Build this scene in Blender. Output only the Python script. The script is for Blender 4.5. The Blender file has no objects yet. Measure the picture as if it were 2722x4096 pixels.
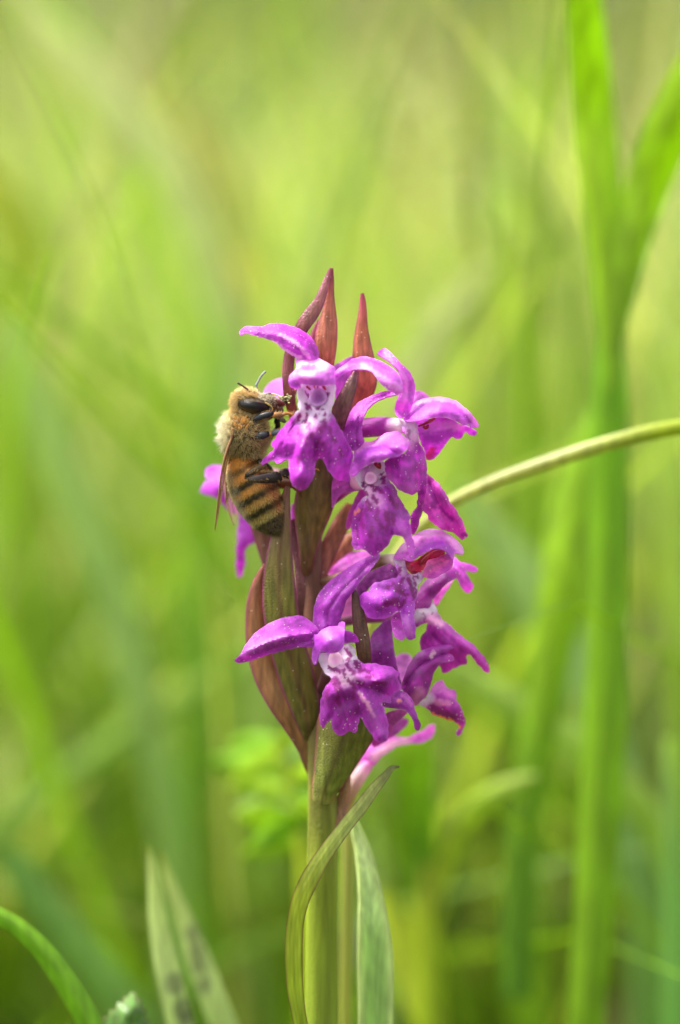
import bpy, math, random
import numpy as np
from mathutils import Vector
from mathutils.geometry import delaunay_2d_cdt

# ------------------------------------------------------------------ camera, sky, sun, exposure
SC = bpy.context.scene
COL = SC.collection
rng = np.random.default_rng(7)
random.seed(7)

DIST = 0.30            # lens to focus plane (m)
FIELD = 0.089          # height of the frame at the focus plane (m)
TILT = math.radians(6.0)
PX = FIELD / 4096.0    # metres per photo pixel at the focus plane
ZC = 0.150             # height of the frame centre above the ground
FWD = np.array([0.0, math.cos(TILT), -math.sin(TILT)])
UP = np.array([0.0, math.sin(TILT), math.cos(TILT)])
RGT = np.array([1.0, 0.0, 0.0])
CAMP = np.array([0.0, 0.0, ZC]) - FWD * DIST

cam = bpy.data.cameras.new('camera')
camo = bpy.data.objects.new('camera', cam); COL.objects.link(camo)
camo.location = CAMP
camo.rotation_euler = (math.pi / 2 - TILT, 0, 0)
cam.sensor_fit = 'VERTICAL'; cam.sensor_height = 24.0
cam.lens = 12.0 / (FIELD / 2 / DIST)
cam.clip_start = 0.01; cam.clip_end = 400
cam.dof.use_dof = True; cam.dof.focus_distance = DIST
APERTURE = 0.0125
cam.dof.aperture_fstop = cam.lens / 1000 / APERTURE
SC.camera = camo

SUN_EL, SUN_AZ = math.radians(62), math.radians(-75)      # azimuth from +Y (away from camera) towards +X
w = bpy.data.worlds.new('World'); SC.world = w; w.use_nodes = True
wn = w.node_tree.nodes; wl = w.node_tree.links
bg = wn['Background']; sky = wn.new('ShaderNodeTexSky')
sky.sky_type = 'NISHITA'; sky.sun_disc = False
sky.sun_elevation = SUN_EL; sky.sun_rotation = SUN_AZ
sky.air_density = 1.0; sky.dust_density = 3.0; sky.ozone_density = 1.0
hs = wn.new('ShaderNodeHueSaturation'); hs.inputs['Saturation'].default_value = .12     # thin white overcast
wl.new(sky.outputs[0], hs.inputs['Color']); wl.new(hs.outputs[0], bg.inputs[0]); bg.inputs[1].default_value = 0.06
sl = bpy.data.lights.new('sun', 'SUN'); sl.energy = 1.5; sl.angle = math.radians(11); sl.color = (1, .95, .86)
so = bpy.data.objects.new('sun', sl); COL.objects.link(so)
sd = Vector((math.sin(SUN_AZ) * math.cos(SUN_EL), math.cos(SUN_AZ) * math.cos(SUN_EL), math.sin(SUN_EL)))
so.rotation_euler = sd.to_track_quat('Z', 'Y').to_euler(); so.location = (0, 0, 3)
SC.view_settings.view_transform = 'Standard'; SC.view_settings.look = 'None'
SC.view_settings.gamma = 1; SC.view_settings.use_curve_mapping = False
SC.view_settings.exposure = 2.85
SC.cycles.use_denoising = True
SC.cycles.max_bounces = 10; SC.cycles.transparent_max_bounces = 12
SC.cycles.diffuse_bounces = 6; SC.cycles.transmission_bounces = 6

# ------------------------------------------------------------------ helpers
MMPX = PX * 1000       # mm per photo pixel
CROPS = {'O': (0, 0, 1), 'A': (780, 1020, .7653), 'B': (780, 2000, .7781), 'E': (800, 1440, .3189),
         'F': (1050, 1350, .2670), 'G': (1330, 1380, .3827), 'H': (1380, 2060, .3827),
         'L': (930, 2200, .4464), 'M': (1100, 2850, .5282), 'T': (940, 1040, .4464), 'D': (0, 0, 1.736)}

def tp(crop, x, y):
    a, b, s = CROPS[crop]
    return a + x * s, b + y * s

def P(xyz):
    """photo pixel x, y and millimetres towards the lens -> world points"""
    a = np.asarray(xyz, float).reshape(-1, 3)
    dep = DIST - a[:, 2] * 1e-3
    k = dep / DIST
    return (CAMP + FWD * dep[:, None] + RGT * ((a[:, 0] - 1361) * PX * k)[:, None]
            + UP * ((2048 - a[:, 1]) * PX * k)[:, None])

def srgb(r, g, b):
    f = lambda c: (c / 255 / 12.92) if c / 255 <= .04045 else ((c / 255 + .055) / 1.055) ** 2.4
    return np.array([f(r), f(g), f(b)])

def cr(pts, n):
    """smooth curve through the points (chord-length tangents), sampled evenly per span"""
    p = np.asarray(pts, float)
    if len(p) < 3:
        t = np.linspace(0, 1, n)[:, None]
        return p[0] * (1 - t) + p[-1] * t
    h = np.maximum(np.sqrt(((p[1:, :2] - p[:-1, :2]) ** 2).sum(1)), 1e-6)
    sl = (p[1:] - p[:-1]) / h[:, None]
    m = np.empty_like(p)
    m[1:-1] = (sl[:-1] * h[1:, None] + sl[1:] * h[:-1, None]) / (h[1:] + h[:-1])[:, None]
    m[0] = 1.5 * sl[0] - .5 * m[1]; m[-1] = 1.5 * sl[-1] - .5 * m[-2]
    u = np.linspace(0, len(p) - 1 - 1e-9, n)
    i = u.astype(int); t = (u - i)[:, None]; H = h[i][:, None]
    return (p[i] * (1 - 3 * t ** 2 + 2 * t ** 3) + p[i + 1] * (3 * t ** 2 - 2 * t ** 3)
            + m[i] * H * (t - 2 * t ** 2 + t ** 3) + m[i + 1] * H * (t ** 3 - t ** 2))

def sinnoise(x, y, sc, seed):
    r = np.random.default_rng(seed); o = np.zeros_like(x)
    for k in range(5):
        a = r.uniform(0, 6.28); f = r.uniform(.6, 1.7) / sc
        o += np.sin((x * math.cos(a) + y * math.sin(a)) * f * 6.28 + r.uniform(0, 6.28))
    return o / 2.2

ROOTLOC = {}
def link(name, me, mat, parent):
    o = bpy.data.objects.new(name, me); COL.objects.link(o)
    if parent is not None:
        o.parent = parent
    if mat is not None:
        me.materials.append(mat)
    return o

def mesh_obj(name, verts, faces, mat, parent=None, col=None, smooth=True, thick=0.0, loc=None):
    """verts in world space; loc = world position of the owning root"""
    v = np.asarray(verts, float)
    if loc is None and parent is not None:
        loc = ROOTLOC[parent.name]
    if loc is not None:
        v = v - loc
    me = bpy.data.meshes.new(name)
    me.from_pydata(v.tolist(), [], [tuple(int(i) for i in f) for f in faces])
    if col is not None:
        c = np.asarray(col, float)
        if c.shape[1] == 3:
            c = np.hstack([c, np.ones((len(c), 1))])
        at = me.color_attributes.new('col', 'FLOAT_COLOR', 'POINT')
        at.data.foreach_set('color', c.ravel())
    if smooth:
        me.polygons.foreach_set('use_smooth', [True] * len(me.polygons))
    me.update()
    o = link(name, me, mat, parent)
    if parent is None and loc is not None:
        o.location = loc
        ROOTLOC[o.name] = np.array(loc)
    elif parent is not None:
        ROOTLOC[o.name] = loc
    if thick:
        m = o.modifiers.new('thickness', 'SOLIDIFY'); m.thickness = thick; m.offset = 0
        e = o.modifiers.new('rim', 'EDGE_SPLIT'); e.split_angle = math.radians(55)
    return o

def thing(name, label, cat, loc, group=None):
    o = bpy.data.objects.new(name, None); COL.objects.link(o)
    o.location = loc; o.empty_display_size = .01
    ROOTLOC[o.name] = np.array(loc, float)
    tag(o, label, cat, group)
    return o

def tag(o, label=None, cat=None, group=None, kind=None):
    if label: o['label'] = label
    if cat: o['category'] = cat
    if group: o['group'] = group
    if kind: o['kind'] = kind
    return o

def rbf(ctrl, x, y, c=30.0):
    ctrl = np.asarray(ctrl, float)
    n = len(ctrl)
    if n == 1:
        return np.full_like(x, ctrl[0, 2])
    ph = lambda d2: np.sqrt(d2 + c * c)
    dx = ctrl[:, None, :2] - ctrl[None, :, :2]
    A = ph((dx ** 2).sum(-1)) - np.eye(n) * 2.0
    Q = np.hstack([np.ones((n, 1)), ctrl[:, :2] / 1000])
    K = np.zeros((n + 3, n + 3)); K[:n, :n] = A; K[:n, n:] = Q; K[n:, :n] = Q.T
    K[n:, n:] -= np.eye(3) * 1e-3
    s = np.linalg.lstsq(K, np.concatenate([ctrl[:, 2], [0, 0, 0]]), rcond=None)[0]
    d2 = (x[:, None] - ctrl[None, :, 0]) ** 2 + (y[:, None] - ctrl[None, :, 1]) ** 2
    return ph(d2) @ s[:n] + s[n] + x / 1000 * s[n + 1] + y / 1000 * s[n + 2]

def inpoly(px, py, poly):
    x0, y0 = poly[:, 0], poly[:, 1]; x1, y1 = np.roll(x0, -1), np.roll(y0, -1)
    r = np.zeros(len(px), bool)
    for a, b, c, d in zip(x0, y0, x1, y1):
        m = (b > py) != (d > py)
        if b != d:
            r ^= m & (px < (c - a) * (py - b) / (d - b) + a)
    return r

def polydist(x, y, pts):
    """distance to a polyline"""
    p = np.asarray(pts, float)
    if len(p) == 1:
        return np.hypot(x - p[0, 0], y - p[0, 1])
    best = np.full_like(x, 1e9)
    for a, b in zip(p[:-1], p[1:]):
        d = b - a; L = max((d ** 2).sum(), 1e-9)
        t = np.clip(((x - a[0]) * d[0] + (y - a[1]) * d[1]) / L, 0, 1)
        best = np.minimum(best, np.hypot(x - a[0] - t * d[0], y - a[1] - t * d[1]))
    return best

SEED = [0]
def sheet(name, crop, outline, ctrl, mat, parent, base, res=7.0, thick=.00012, paints=(), curl=.25, curlw=11.0, folds=(),
          wrinkle=.10, wsc=90.0, edge=None, mott=.12, dd=0.0):
    """a petal traced as an outline with its own depths; real thickness, curled rim, fine wrinkles"""
    SEED[0] += 1; sd_ = SEED[0]
    r = np.random.default_rng(sd_)
    a, b, s = CROPS[crop]
    ol = np.array([tp(crop, x, y) for x, y in outline])
    n = len(ol)
    ring = np.vstack([ol, ol[:3]])
    # closed Catmull-Rom, about one point per `res`
    out = []
    for i in range(n):
        p0, p1, p2, p3 = ol[i - 1], ol[i], ol[(i + 1) % n], ol[(i + 2) % n]
        k = max(1, int(round(np.hypot(*(p2 - p1)) / res)))
        for j in range(k):
            t = j / k
            out.append(.5 * (2 * p1 + (p2 - p0) * t * .9 + (2 * p0 * .9 + (-6 + 1.0 * 1.2) * p1 * 1.0 + 0) * 0) if False else
                       p1 * (1 - 3 * t * t + 2 * t ** 3) + p2 * (3 * t * t - 2 * t ** 3)
                       + (p2 - p0) * .42 * (t - 2 * t * t + t ** 3) + (p3 - p1) * .42 * (t ** 3 - t * t))
    bd = np.array(out)
    bd += r.normal(0, .5, bd.shape)
    if mat.name in ('petal', 'hood_petal'):
        tg = np.roll(bd, -1, 0) - np.roll(bd, 1, 0); tg /= np.maximum(np.linalg.norm(tg, axis=1), 1e-6)[:, None]
        q = np.arange(len(bd)) / len(bd) * 6.2832; per = len(bd) * res
        am = (2.4 if name.startswith('lip') else .8)
        bd += np.c_[-tg[:, 1], tg[:, 0]] * (am * (np.sin(q * round(per / 62) + sd_) * .6 + np.sin(q * round(per / 31) + sd_ * 2) * .5))[:, None]
    x0, y0 = bd.min(0); x1, y1 = bd.max(0)
    gx, gy = np.meshgrid(np.arange(x0, x1, res), np.arange(y0, y1, res * .87))
    gx = gx + (np.arange(gx.shape[0]) % 2)[:, None] * res * .5
    gx, gy = gx.ravel(), gy.ravel()
    m = inpoly(gx, gy, bd)
    gx, gy = gx[m], gy[m]
    d = np.min(np.hypot(gx[:, None] - bd[None, :, 0], gy[:, None] - bd[None, :, 1]), 1)
    m = d > res * .65
    pts = np.vstack([bd, np.c_[gx[m], gy[m]]])
    nb = len(bd)
    vo, eo, fo, _, _, _ = delaunay_2d_cdt([Vector(p) for p in pts], [(i, (i + 1) % nb) for i in range(nb)], [], 1, 1e-4)
    xy = np.array([[v.x, v.y] for v in vo])
    x, y = xy[:, 0], xy[:, 1]
    cc = np.array([(*tp(crop, c[0], c[1]), c[2] / MMPX) for c in ctrl])
    z = rbf(cc, x, y)
    z = np.clip(z, cc[:, 2].min() - 12, cc[:, 2].max() + 12)
    bdist = np.min(np.hypot(x[:, None] - bd[None, :, 0], y[:, None] - bd[None, :, 1]), 1)
    ez = np.exp(-(bdist / curlw) ** 2)
    z = z - .22 * curl / MMPX * ez
    for pl, amp, wd in folds:
        fd = polydist(x, y, cr([tp(crop, *q) for q in pl], 14) if len(pl) > 2 else [tp(crop, *q) for q in pl])
        z = z + amp / MMPX * np.exp(-(fd / (wd * s)) ** 1.3)
    z = z + sinnoise(x, y, wsc * 1.7, sd_) * wrinkle * .75 / MMPX
    col = np.tile(np.asarray(base, float), (len(x), 1))
    mo = sinnoise(x, y, 60, sd_ + 5) * .6 + sinnoise(x, y, 24, sd_ + 6) * .5
    col *= (1 + mott * 1.7 * mo)[:, None] ** np.array([1.0, 1.5, .9])
    ax = np.linalg.svd(bd - bd.mean(0), full_matrices=False)[2][0]
    lo, la = (x - x.mean()) * ax[0] + (y - y.mean()) * ax[1], -(x - x.mean()) * ax[1] + (y - y.mean()) * ax[0]
    la = la + 10 * np.sin(lo / 90 + sd_)
    vn = np.sin(la / 3.4 + sinnoise(lo / 9, la / 9, 9, sd_ + 7) * .8) * (.5 + .5 * np.sin(la / 13 + sd_))
    col *= (1 + .16 * vn)[:, None] ** np.array([1.0, 1.4, .9])
    z = z + .018 / MMPX * vn
    if edge is None and mat.name in ('petal', 'hood_petal'):
        edge = np.clip(np.asarray(base) * 1.15 + .06, 0, .9)  # paler rim colour, a painted highlight along each petal edge
    if edge is not None:
        f = np.exp(-(bdist / 6) ** 2)[:, None] * .55
        col = col * (1 - f) + np.asarray(edge) * f
    for pc, rad, pl, st in paints:
        rr = rad * s
        plo = [tp(crop, *q) for q in pl]
        dd_ = polydist(x + 3 * sinnoise(x, y, 25, sd_ + 3), y + 3 * sinnoise(x, y, 25, sd_ + 4), plo)
        f = (st * np.clip((1.35 - dd_ / rr) if rr > 13 else (1.2 - dd_ / rr) * 3.2, 0, 1))[:, None]
        f = np.clip(f, 0, st)
        col = col * (1 - f) + np.asarray(pc) * f
    w3 = P(np.c_[x, y, z * MMPX + dd])
    return mesh_obj(name, w3, fo, mat, parent, np.clip(col, 0.001, .95), thick=thick)

def strip(name, crop, pts, mat, parent, cols, n=40, m=11, cup=.35, vee=0.0, thick=.00025, edge=None, mid=None,
          veins=0.0, wave=0.0, loc=None, roll=0.0, mm=False):
    """a leaf blade / bract: spine of (x, y, d mm, half width), cupped cross-section"""
    SEED[0] += 1
    s = CROPS[crop][2]
    a = np.array([(*tp(crop, p[0], p[1]), p[2] / MMPX, (p[3] / MMPX if mm else p[3] * s)) for p in pts])
    c = cr(a, n)
    hw = np.maximum(c[:, 3], .6); c = c[:, :3]
    t = np.gradient(c, axis=0); t /= np.linalg.norm(t, axis=1)[:, None]
    sd_ = np.c_[-t[:, 1], t[:, 0], np.zeros(n)]
    sd_ /= np.maximum(np.linalg.norm(sd_, axis=1), 1e-6)[:, None]
    nr = np.cross(sd_, t); nr *= np.sign(nr[:, 2] + 1e-9)[:, None]
    rl = np.broadcast_to(np.asarray(roll, float), ()) if np.ndim(roll) == 0 else np.interp(np.linspace(0, 1, n), np.linspace(0, 1, len(roll)), roll)
    rl = np.full(n, float(rl)) if np.ndim(rl) == 0 else rl
    s2 = sd_ * np.cos(rl)[:, None] + nr * np.sin(rl)[:, None]
    n2 = -sd_ * np.sin(rl)[:, None] + nr * np.cos(rl)[:, None]
    v = np.linspace(-1, 1, m)
    u = np.linspace(0, 1, n)
    pos = (c[:, None, :] + s2[:, None, :] * (hw[:, None] * v[None, :])[..., None]
           - n2[:, None, :] * ((cup * v[None, :] ** 2 + vee * np.abs(v)[None, :]) * hw[:, None])[..., None]
           + n2[:, None, :] * (wave * hw[:, None] * np.sin(u[:, None] * 17 + v[None, :] * 2 + SEED[0]) * v[None, :] ** 2)[..., None]
           + s2[:, None, :] * (.05 * hw[:, None] * np.sin(u[:, None] * 13 + SEED[0]) * v[None, :])[..., None])
    pos = pos.reshape(-1, 3); pos[:, 2] *= MMPX
    uu = np.repeat(u, m); vv = np.tile(v, n)
    cu = np.array([q[0] for q in cols]); cc = np.array([q[1] for q in cols])
    col = np.stack([np.interp(uu, cu, cc[:, k]) for k in range(3)], 1)
    if veins:
        col = col * (1 - veins * (.5 + .5 * np.cos(vv * 15.0))[:, None])
    if mid is not None:
        f = np.exp(-(vv / mid[1]) ** 2)[:, None] * mid[2]
        col = col * (1 - f) + np.asarray(mid[0]) * f
    if edge is not None:
        f = (np.clip((np.abs(vv) - edge[1]) / (1 - edge[1]), 0, 1) ** .7)[:, None]
        col = col * (1 - f) + np.asarray(edge[0]) * f
    col *= 1 + .10 * sinnoise(uu * 8, vv * 1.2, 1.0, SEED[0])[:, None]
    i, j = np.meshgrid(np.arange(n - 1), np.arange(m - 1), indexing='ij')
    q = (i * m + j).ravel()
    faces = np.c_[q, q + 1, q + m + 1, q + m]
    return mesh_obj(name, P(pos), faces, mat, parent, np.clip(col, .001, .95), thick=thick, loc=loc)

def tubegeo(c, r, k=14, rz=None):
    """tube with rounded ends in a px space (x, y, z); returns verts, faces, u"""
    c = np.asarray(c, float); n = len(c)
    t = np.gradient(c, axis=0); t /= np.maximum(np.linalg.norm(t, axis=1), 1e-9)[:, None]
    ref = np.array([0, 0, 1.0])
    s = np.cross(t, ref); s /= np.maximum(np.linalg.norm(s, axis=1), 1e-6)[:, None]
    b = np.cross(s, t)
    rz = r if rz is None else rz
    # end caps: extra rings
    cc = [c[0] - t[0] * r[0] * .55] + [c[0] - t[0] * r[0] * .35] + list(c) + [c[-1] + t[-1] * r[-1] * .35, c[-1] + t[-1] * r[-1] * .55]
    ra = [r[0] * .25, r[0] * .75] + list(r) + [r[-1] * .75, r[-1] * .25]
    rb = [rz[0] * .25, rz[0] * .75] + list(rz) + [rz[-1] * .75, rz[-1] * .25]
    ss = [s[0]] * 2 + list(s) + [s[-1]] * 2; bb = [b[0]] * 2 + list(b) + [b[-1]] * 2
    an = np.linspace(0, 2 * np.pi, k, endpoint=False)
    V = []
    for p, x, y, s_, b_ in zip(cc, ra, rb, ss, bb):
        V.append(p + np.cos(an)[:, None] * x * s_ + np.sin(an)[:, None] * y * b_)
    N = len(cc); V = np.vstack(V)
    F = []
    for i in range(N - 1):
        for j in range(k):
            F.append((i * k + j, i * k + (j + 1) % k, (i + 1) * k + (j + 1) % k, (i + 1) * k + j))
    F.append(tuple(range(k - 1, -1, -1))); F.append(tuple((N - 1) * k + j for j in range(k)))
    u = np.repeat(np.clip(np.linspace(-2 / n, 1 + 2 / n, N), 0, 1), k)
    return V, F, u

def tube(name, crop, pts, mat, parent, cols, n=24, k=14, loc=None, flat=1.0):
    """pts (x, y, d mm, r crop px)"""
    s = CROPS[crop][2]
    a = np.array([(*tp(crop, p[0], p[1]), p[2] / MMPX, p[3] * s) for p in pts])
    c = cr(a, n)
    V, F, u = tubegeo(c[:, :3], np.maximum(c[:, 3], .5), k, np.maximum(c[:, 3], .5) * flat)
    cu = np.array([q[0] for q in cols]); cc = np.array([q[1] for q in cols])
    col = np.stack([np.interp(u, cu, cc[:, q]) for q in range(3)], 1)
    V[:, 2] *= MMPX
    return mesh_obj(name, P(V), F, mat, parent, col, loc=loc)

# ------------------------------------------------------------------ materials
def mat_attr(name, rough=.5, spec=.4, sss=0.0, sss_r=(1, .4, 1), sss_scale=.0006, trans=0.0, bump=0.0, bsc=5000,
             specks=0.0, speck_sc=1700, var=.15, vsc=900, sheen=0.0, coat=0.0, tcol=(1.1, 1.15, .6), tint=None, stretch=0.0):
    m = bpy.data.materials.new(name); m.use_nodes = True
    N, L = m.node_tree.nodes, m.node_tree.links
    bs = N['Principled BSDF']; out = N['Material Output']
    at = N.new('ShaderNodeAttribute'); at.attribute_name = 'col'
    tc = N.new('ShaderNodeTexCoord')
    no = N.new('ShaderNodeTexNoise'); no.inputs['Scale'].default_value = vsc; no.inputs['Detail'].default_value = 3
    if stretch:
        mp = N.new('ShaderNodeMapping'); mp.inputs['Scale'].default_value = (1, 1, stretch)
        L.new(tc.outputs['Object'], mp.inputs['Vector']); L.new(mp.outputs[0], no.inputs['Vector'])
    else:
        L.new(tc.outputs['Object'], no.inputs['Vector'])
    mr = N.new('ShaderNodeMapRange'); mr.inputs[1].default_value = .3; mr.inputs[2].default_value = .7
    mr.inputs[3].default_value = 1 - var; mr.inputs[4].default_value = 1 + var
    L.new(no.outputs[0], mr.inputs[0])
    mu = N.new('ShaderNodeVectorMath'); mu.operation = 'SCALE'
    L.new(at.outputs['Color'], mu.inputs[0]); L.new(mr.outputs[0], mu.inputs['Scale'])
    colout = mu.outputs[0]
    if tint:
        mt = N.new('ShaderNodeVectorMath'); mt.operation = 'MULTIPLY'; mt.inputs[1].default_value = tint
        L.new(colout, mt.inputs[0]); colout = mt.outputs[0]
    if specks:
        vo = N.new('ShaderNodeTexVoronoi'); vo.inputs['Scale'].default_value = speck_sc
        L.new(tc.outputs['Object'], vo.inputs['Vector'])
        lt = N.new('ShaderNodeMath'); lt.operation = 'LESS_THAN'; lt.inputs[1].default_value = .16
        L.new(vo.outputs['Distance'], lt.inputs[0])
        sp = N.new('ShaderNodeSeparateColor'); L.new(vo.outputs['Color'], sp.inputs[0])
        # pollen is dusted on in drifts
        n2 = N.new('ShaderNodeTexNoise'); n2.inputs['Scale'].default_value = 260
        L.new(tc.outputs['Object'], n2.inputs['Vector'])
        g2 = N.new('ShaderNodeMapRange'); g2.inputs[1].default_value = .38; g2.inputs[2].default_value = .68
        g2.inputs[3].default_value = 0; g2.inputs[4].default_value = specks
        L.new(n2.outputs[0], g2.inputs[0])
        l2 = N.new('ShaderNodeMath'); l2.operation = 'LESS_THAN'
        L.new(sp.outputs[0], l2.inputs[0]); L.new(g2.outputs[0], l2.inputs[1])
        an = N.new('ShaderNodeMath'); an.operation = 'MULTIPLY'
        L.new(lt.outputs[0], an.inputs[0]); L.new(l2.outputs[0], an.inputs[1])
        mx = N.new('ShaderNodeMix'); mx.data_type = 'RGBA'
        mx.inputs[7].default_value = (.85, .74, .66, 1)
        L.new(an.outputs[0], mx.inputs[0]); L.new(colout, mx.inputs[6])
        colout = mx.outputs[2]
    L.new(colout, bs.inputs['Base Color'])
    bs.inputs['Roughness'].default_value = rough
    bs.inputs['Specular IOR Level'].default_value = spec
    if sheen:
        bs.inputs['Sheen Weight'].default_value = sheen
    if coat:
        bs.inputs['Coat Weight'].default_value = coat
    if sss:
        bs.inputs['Subsurface Weight'].default_value = sss
        bs.inputs['Subsurface Radius'].default_value = sss_r
        bs.inputs['Subsurface Scale'].default_value = sss_scale
    if bump:
        nb = N.new('ShaderNodeTexNoise'); nb.inputs['Scale'].default_value = bsc; nb.inputs['Detail'].default_value = 2
        L.new(tc.outputs['Object'], nb.inputs['Vector'])
        bu = N.new('ShaderNodeBump'); bu.inputs['Strength'].default_value = bump; bu.inputs['Distance'].default_value = .00012
        L.new(nb.outputs[0], bu.inputs['Height']); L.new(bu.outputs[0], bs.inputs['Normal'])
    if trans:
        tr = N.new('ShaderNodeBsdfTranslucent')
        m2 = N.new('ShaderNodeVectorMath'); m2.operation = 'MULTIPLY'; m2.inputs[1].default_value = tcol
        L.new(colout, m2.inputs[0]); L.new(m2.outputs[0], tr.inputs[0])
        ms = N.new('ShaderNodeMixShader'); ms.inputs[0].default_value = trans
        L.new(bs.outputs[0], ms.inputs[1]); L.new(tr.outputs[0], ms.inputs[2]); L.new(ms.outputs[0], out.inputs[0])
    return m

M_PETAL = mat_attr('petal', rough=.33, spec=.6, trans=.36, tcol=(1.3, 1.0, 1.1), bump=.9, bsc=7500, specks=.95, speck_sc=3000, var=.18, tint=(1.26, 1.3, 1.1))
M_HOOD = mat_attr('hood_petal', rough=.36, spec=.55, trans=.42, tcol=(1.25, 1.1, 1.1), bump=.8, bsc=7500, specks=.25, speck_sc=3000, var=.15, tint=(1.24, 1.38, 1.14))
M_BRACT = mat_attr('bract', rough=.38, spec=.5, trans=.34, tcol=(1.2, .95, .65), bump=.8, bsc=6000, specks=.22, speck_sc=3000, var=.35, vsc=2600, stretch=.12, tint=(1.2, 1.2, 1.0))
M_STEM = mat_attr('stem', rough=.55, spec=.2, sss=.2, sss_r=(.6, 1, .3), bump=.35, bsc=3000, var=.3, vsc=1400, stretch=.04)
M_LEAF = mat_attr('leaf', rough=.45, spec=.4, trans=.40, tcol=(1.15, 1.2, .6), bump=.3, bsc=2500, var=.22, vsc=2200, stretch=.05)
M_GRASS = mat_attr('grass', rough=.45, spec=.4, trans=.5, tcol=(1.22, 1.2, .5), var=.2, vsc=1200, stretch=.03, tint=(1.08, 1.0, .95))
M_MEADOW = mat_attr('meadow_blade', rough=.5, spec=.4, trans=.48, tcol=(1.05, 1.06, 1.0), var=.08, vsc=60, tint=(1.04, 1.0, 1.05))
M_BODY = mat_attr('bee_cuticle', rough=.45, spec=.4, bump=.4, bsc=9000, var=.2, vsc=2500)
M_FUR = mat_attr('bee_fur', rough=.55, spec=.3, trans=.35, tcol=(1, 1, 1), var=.1)
M_LEG = mat_attr('bee_leg', rough=.36, spec=.3, bump=.2, bsc=9000, var=.15, vsc=3000)
M_EYE = mat_attr('bee_eye', rough=.3, spec=.28, bump=.3, bsc=22000, var=.12, vsc=2500)
M_POLL = mat_attr('pollen_mass', rough=.7, spec=.2, bump=.9, bsc=7000, var=.25, vsc=5000)

def mat_wing():
    m = bpy.data.materials.new('wing_membrane'); m.use_nodes = True
    N, L = m.node_tree.nodes, m.node_tree.links
    bs = N['Principled BSDF']; out = N['Material Output']
    at = N.new('ShaderNodeAttribute'); at.attribute_name = 'col'
    L.new(at.outputs['Color'], bs.inputs['Base Color'])
    bs.inputs['Roughness'].default_value = .25; bs.inputs['Specular IOR Level'].default_value = .5
    tr = N.new('ShaderNodeBsdfTransparent'); tr.inputs[0].default_value = (.97, .94, .86, 1)
    ms = N.new('ShaderNodeMixShader'); L.new(at.outputs['Alpha'], ms.inputs[0])
    L.new(tr.outputs[0], ms.inputs[1]); L.new(bs.outputs[0], ms.inputs[2]); L.new(ms.outputs[0], out.inputs[0])
    return m
M_WING = mat_wing()

def mat_ground():
    m = bpy.data.materials.new('meadow_soil'); m.use_nodes = True
    N, L = m.node_tree.nodes, m.node_tree.links
    bs = N['Principled BSDF']; tc = N.new('ShaderNodeTexCoord')
    no = N.new('ShaderNodeTexNoise'); no.inputs['Scale'].default_value = 9; no.inputs['Detail'].default_value = 8
    L.new(tc.outputs['Object'], no.inputs['Vector'])
    cr_ = N.new('ShaderNodeValToRGB')
    cr_.color_ramp.elements[0].color = (.02, .03, .008, 1); cr_.color_ramp.elements[1].color = (.06, .085, .018, 1)
    cr_.color_ramp.elements[0].position = .35; cr_.color_ramp.elements[1].position = .68
    L.new(no.outputs[0], cr_.inputs[0]); L.new(cr_.outputs[0], bs.inputs['Base Color'])
    bs.inputs['Roughness'].default_value = .95
    n2 = N.new('ShaderNodeTexNoise'); n2.inputs['Scale'].default_value = 120; n2.inputs['Detail'].default_value = 6
    L.new(tc.outputs['Object'], n2.inputs['Vector'])
    bu = N.new('ShaderNodeBump'); bu.inputs['Strength'].default_value = .8; bu.inputs['Distance'].default_value = .01
    L.new(n2.outputs[0], bu.inputs['Height']); L.new(bu.outputs[0], bs.inputs['Normal'])
    return m

# ------------------------------------------------------------------ ground: one gently uneven sheet to the horizon
def build_ground():
    r = np.concatenate([[0], np.geomspace(.05, 300, 60)])
    k = 48; an = np.linspace(0, 2 * np.pi, k, endpoint=False)
    V = [(0, 0, -.003)]
    for q in r[1:]:
        for a in an:
            x, y = q * math.cos(a), q * math.sin(a)
            V.append((x, y, -.004 + .003 * math.sin(x * 7 + 1) * math.cos(y * 6) + (.02 * math.sin(x * .6) * math.cos(y * .5) if q > 1 else 0)))
    F = [(0, 1 + j, 1 + (j + 1) % k) for j in range(k)]
    for i in range(len(r) - 2):
        for j in range(k):
            a, b = 1 + i * k + j, 1 + i * k + (j + 1) % k
            F.append((a, b, b + k)); F.append((a, b + k, a + k))
    o = mesh_obj('ground', V, F, mat_ground())
    tag(o, kind='structure')
build_ground()

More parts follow.
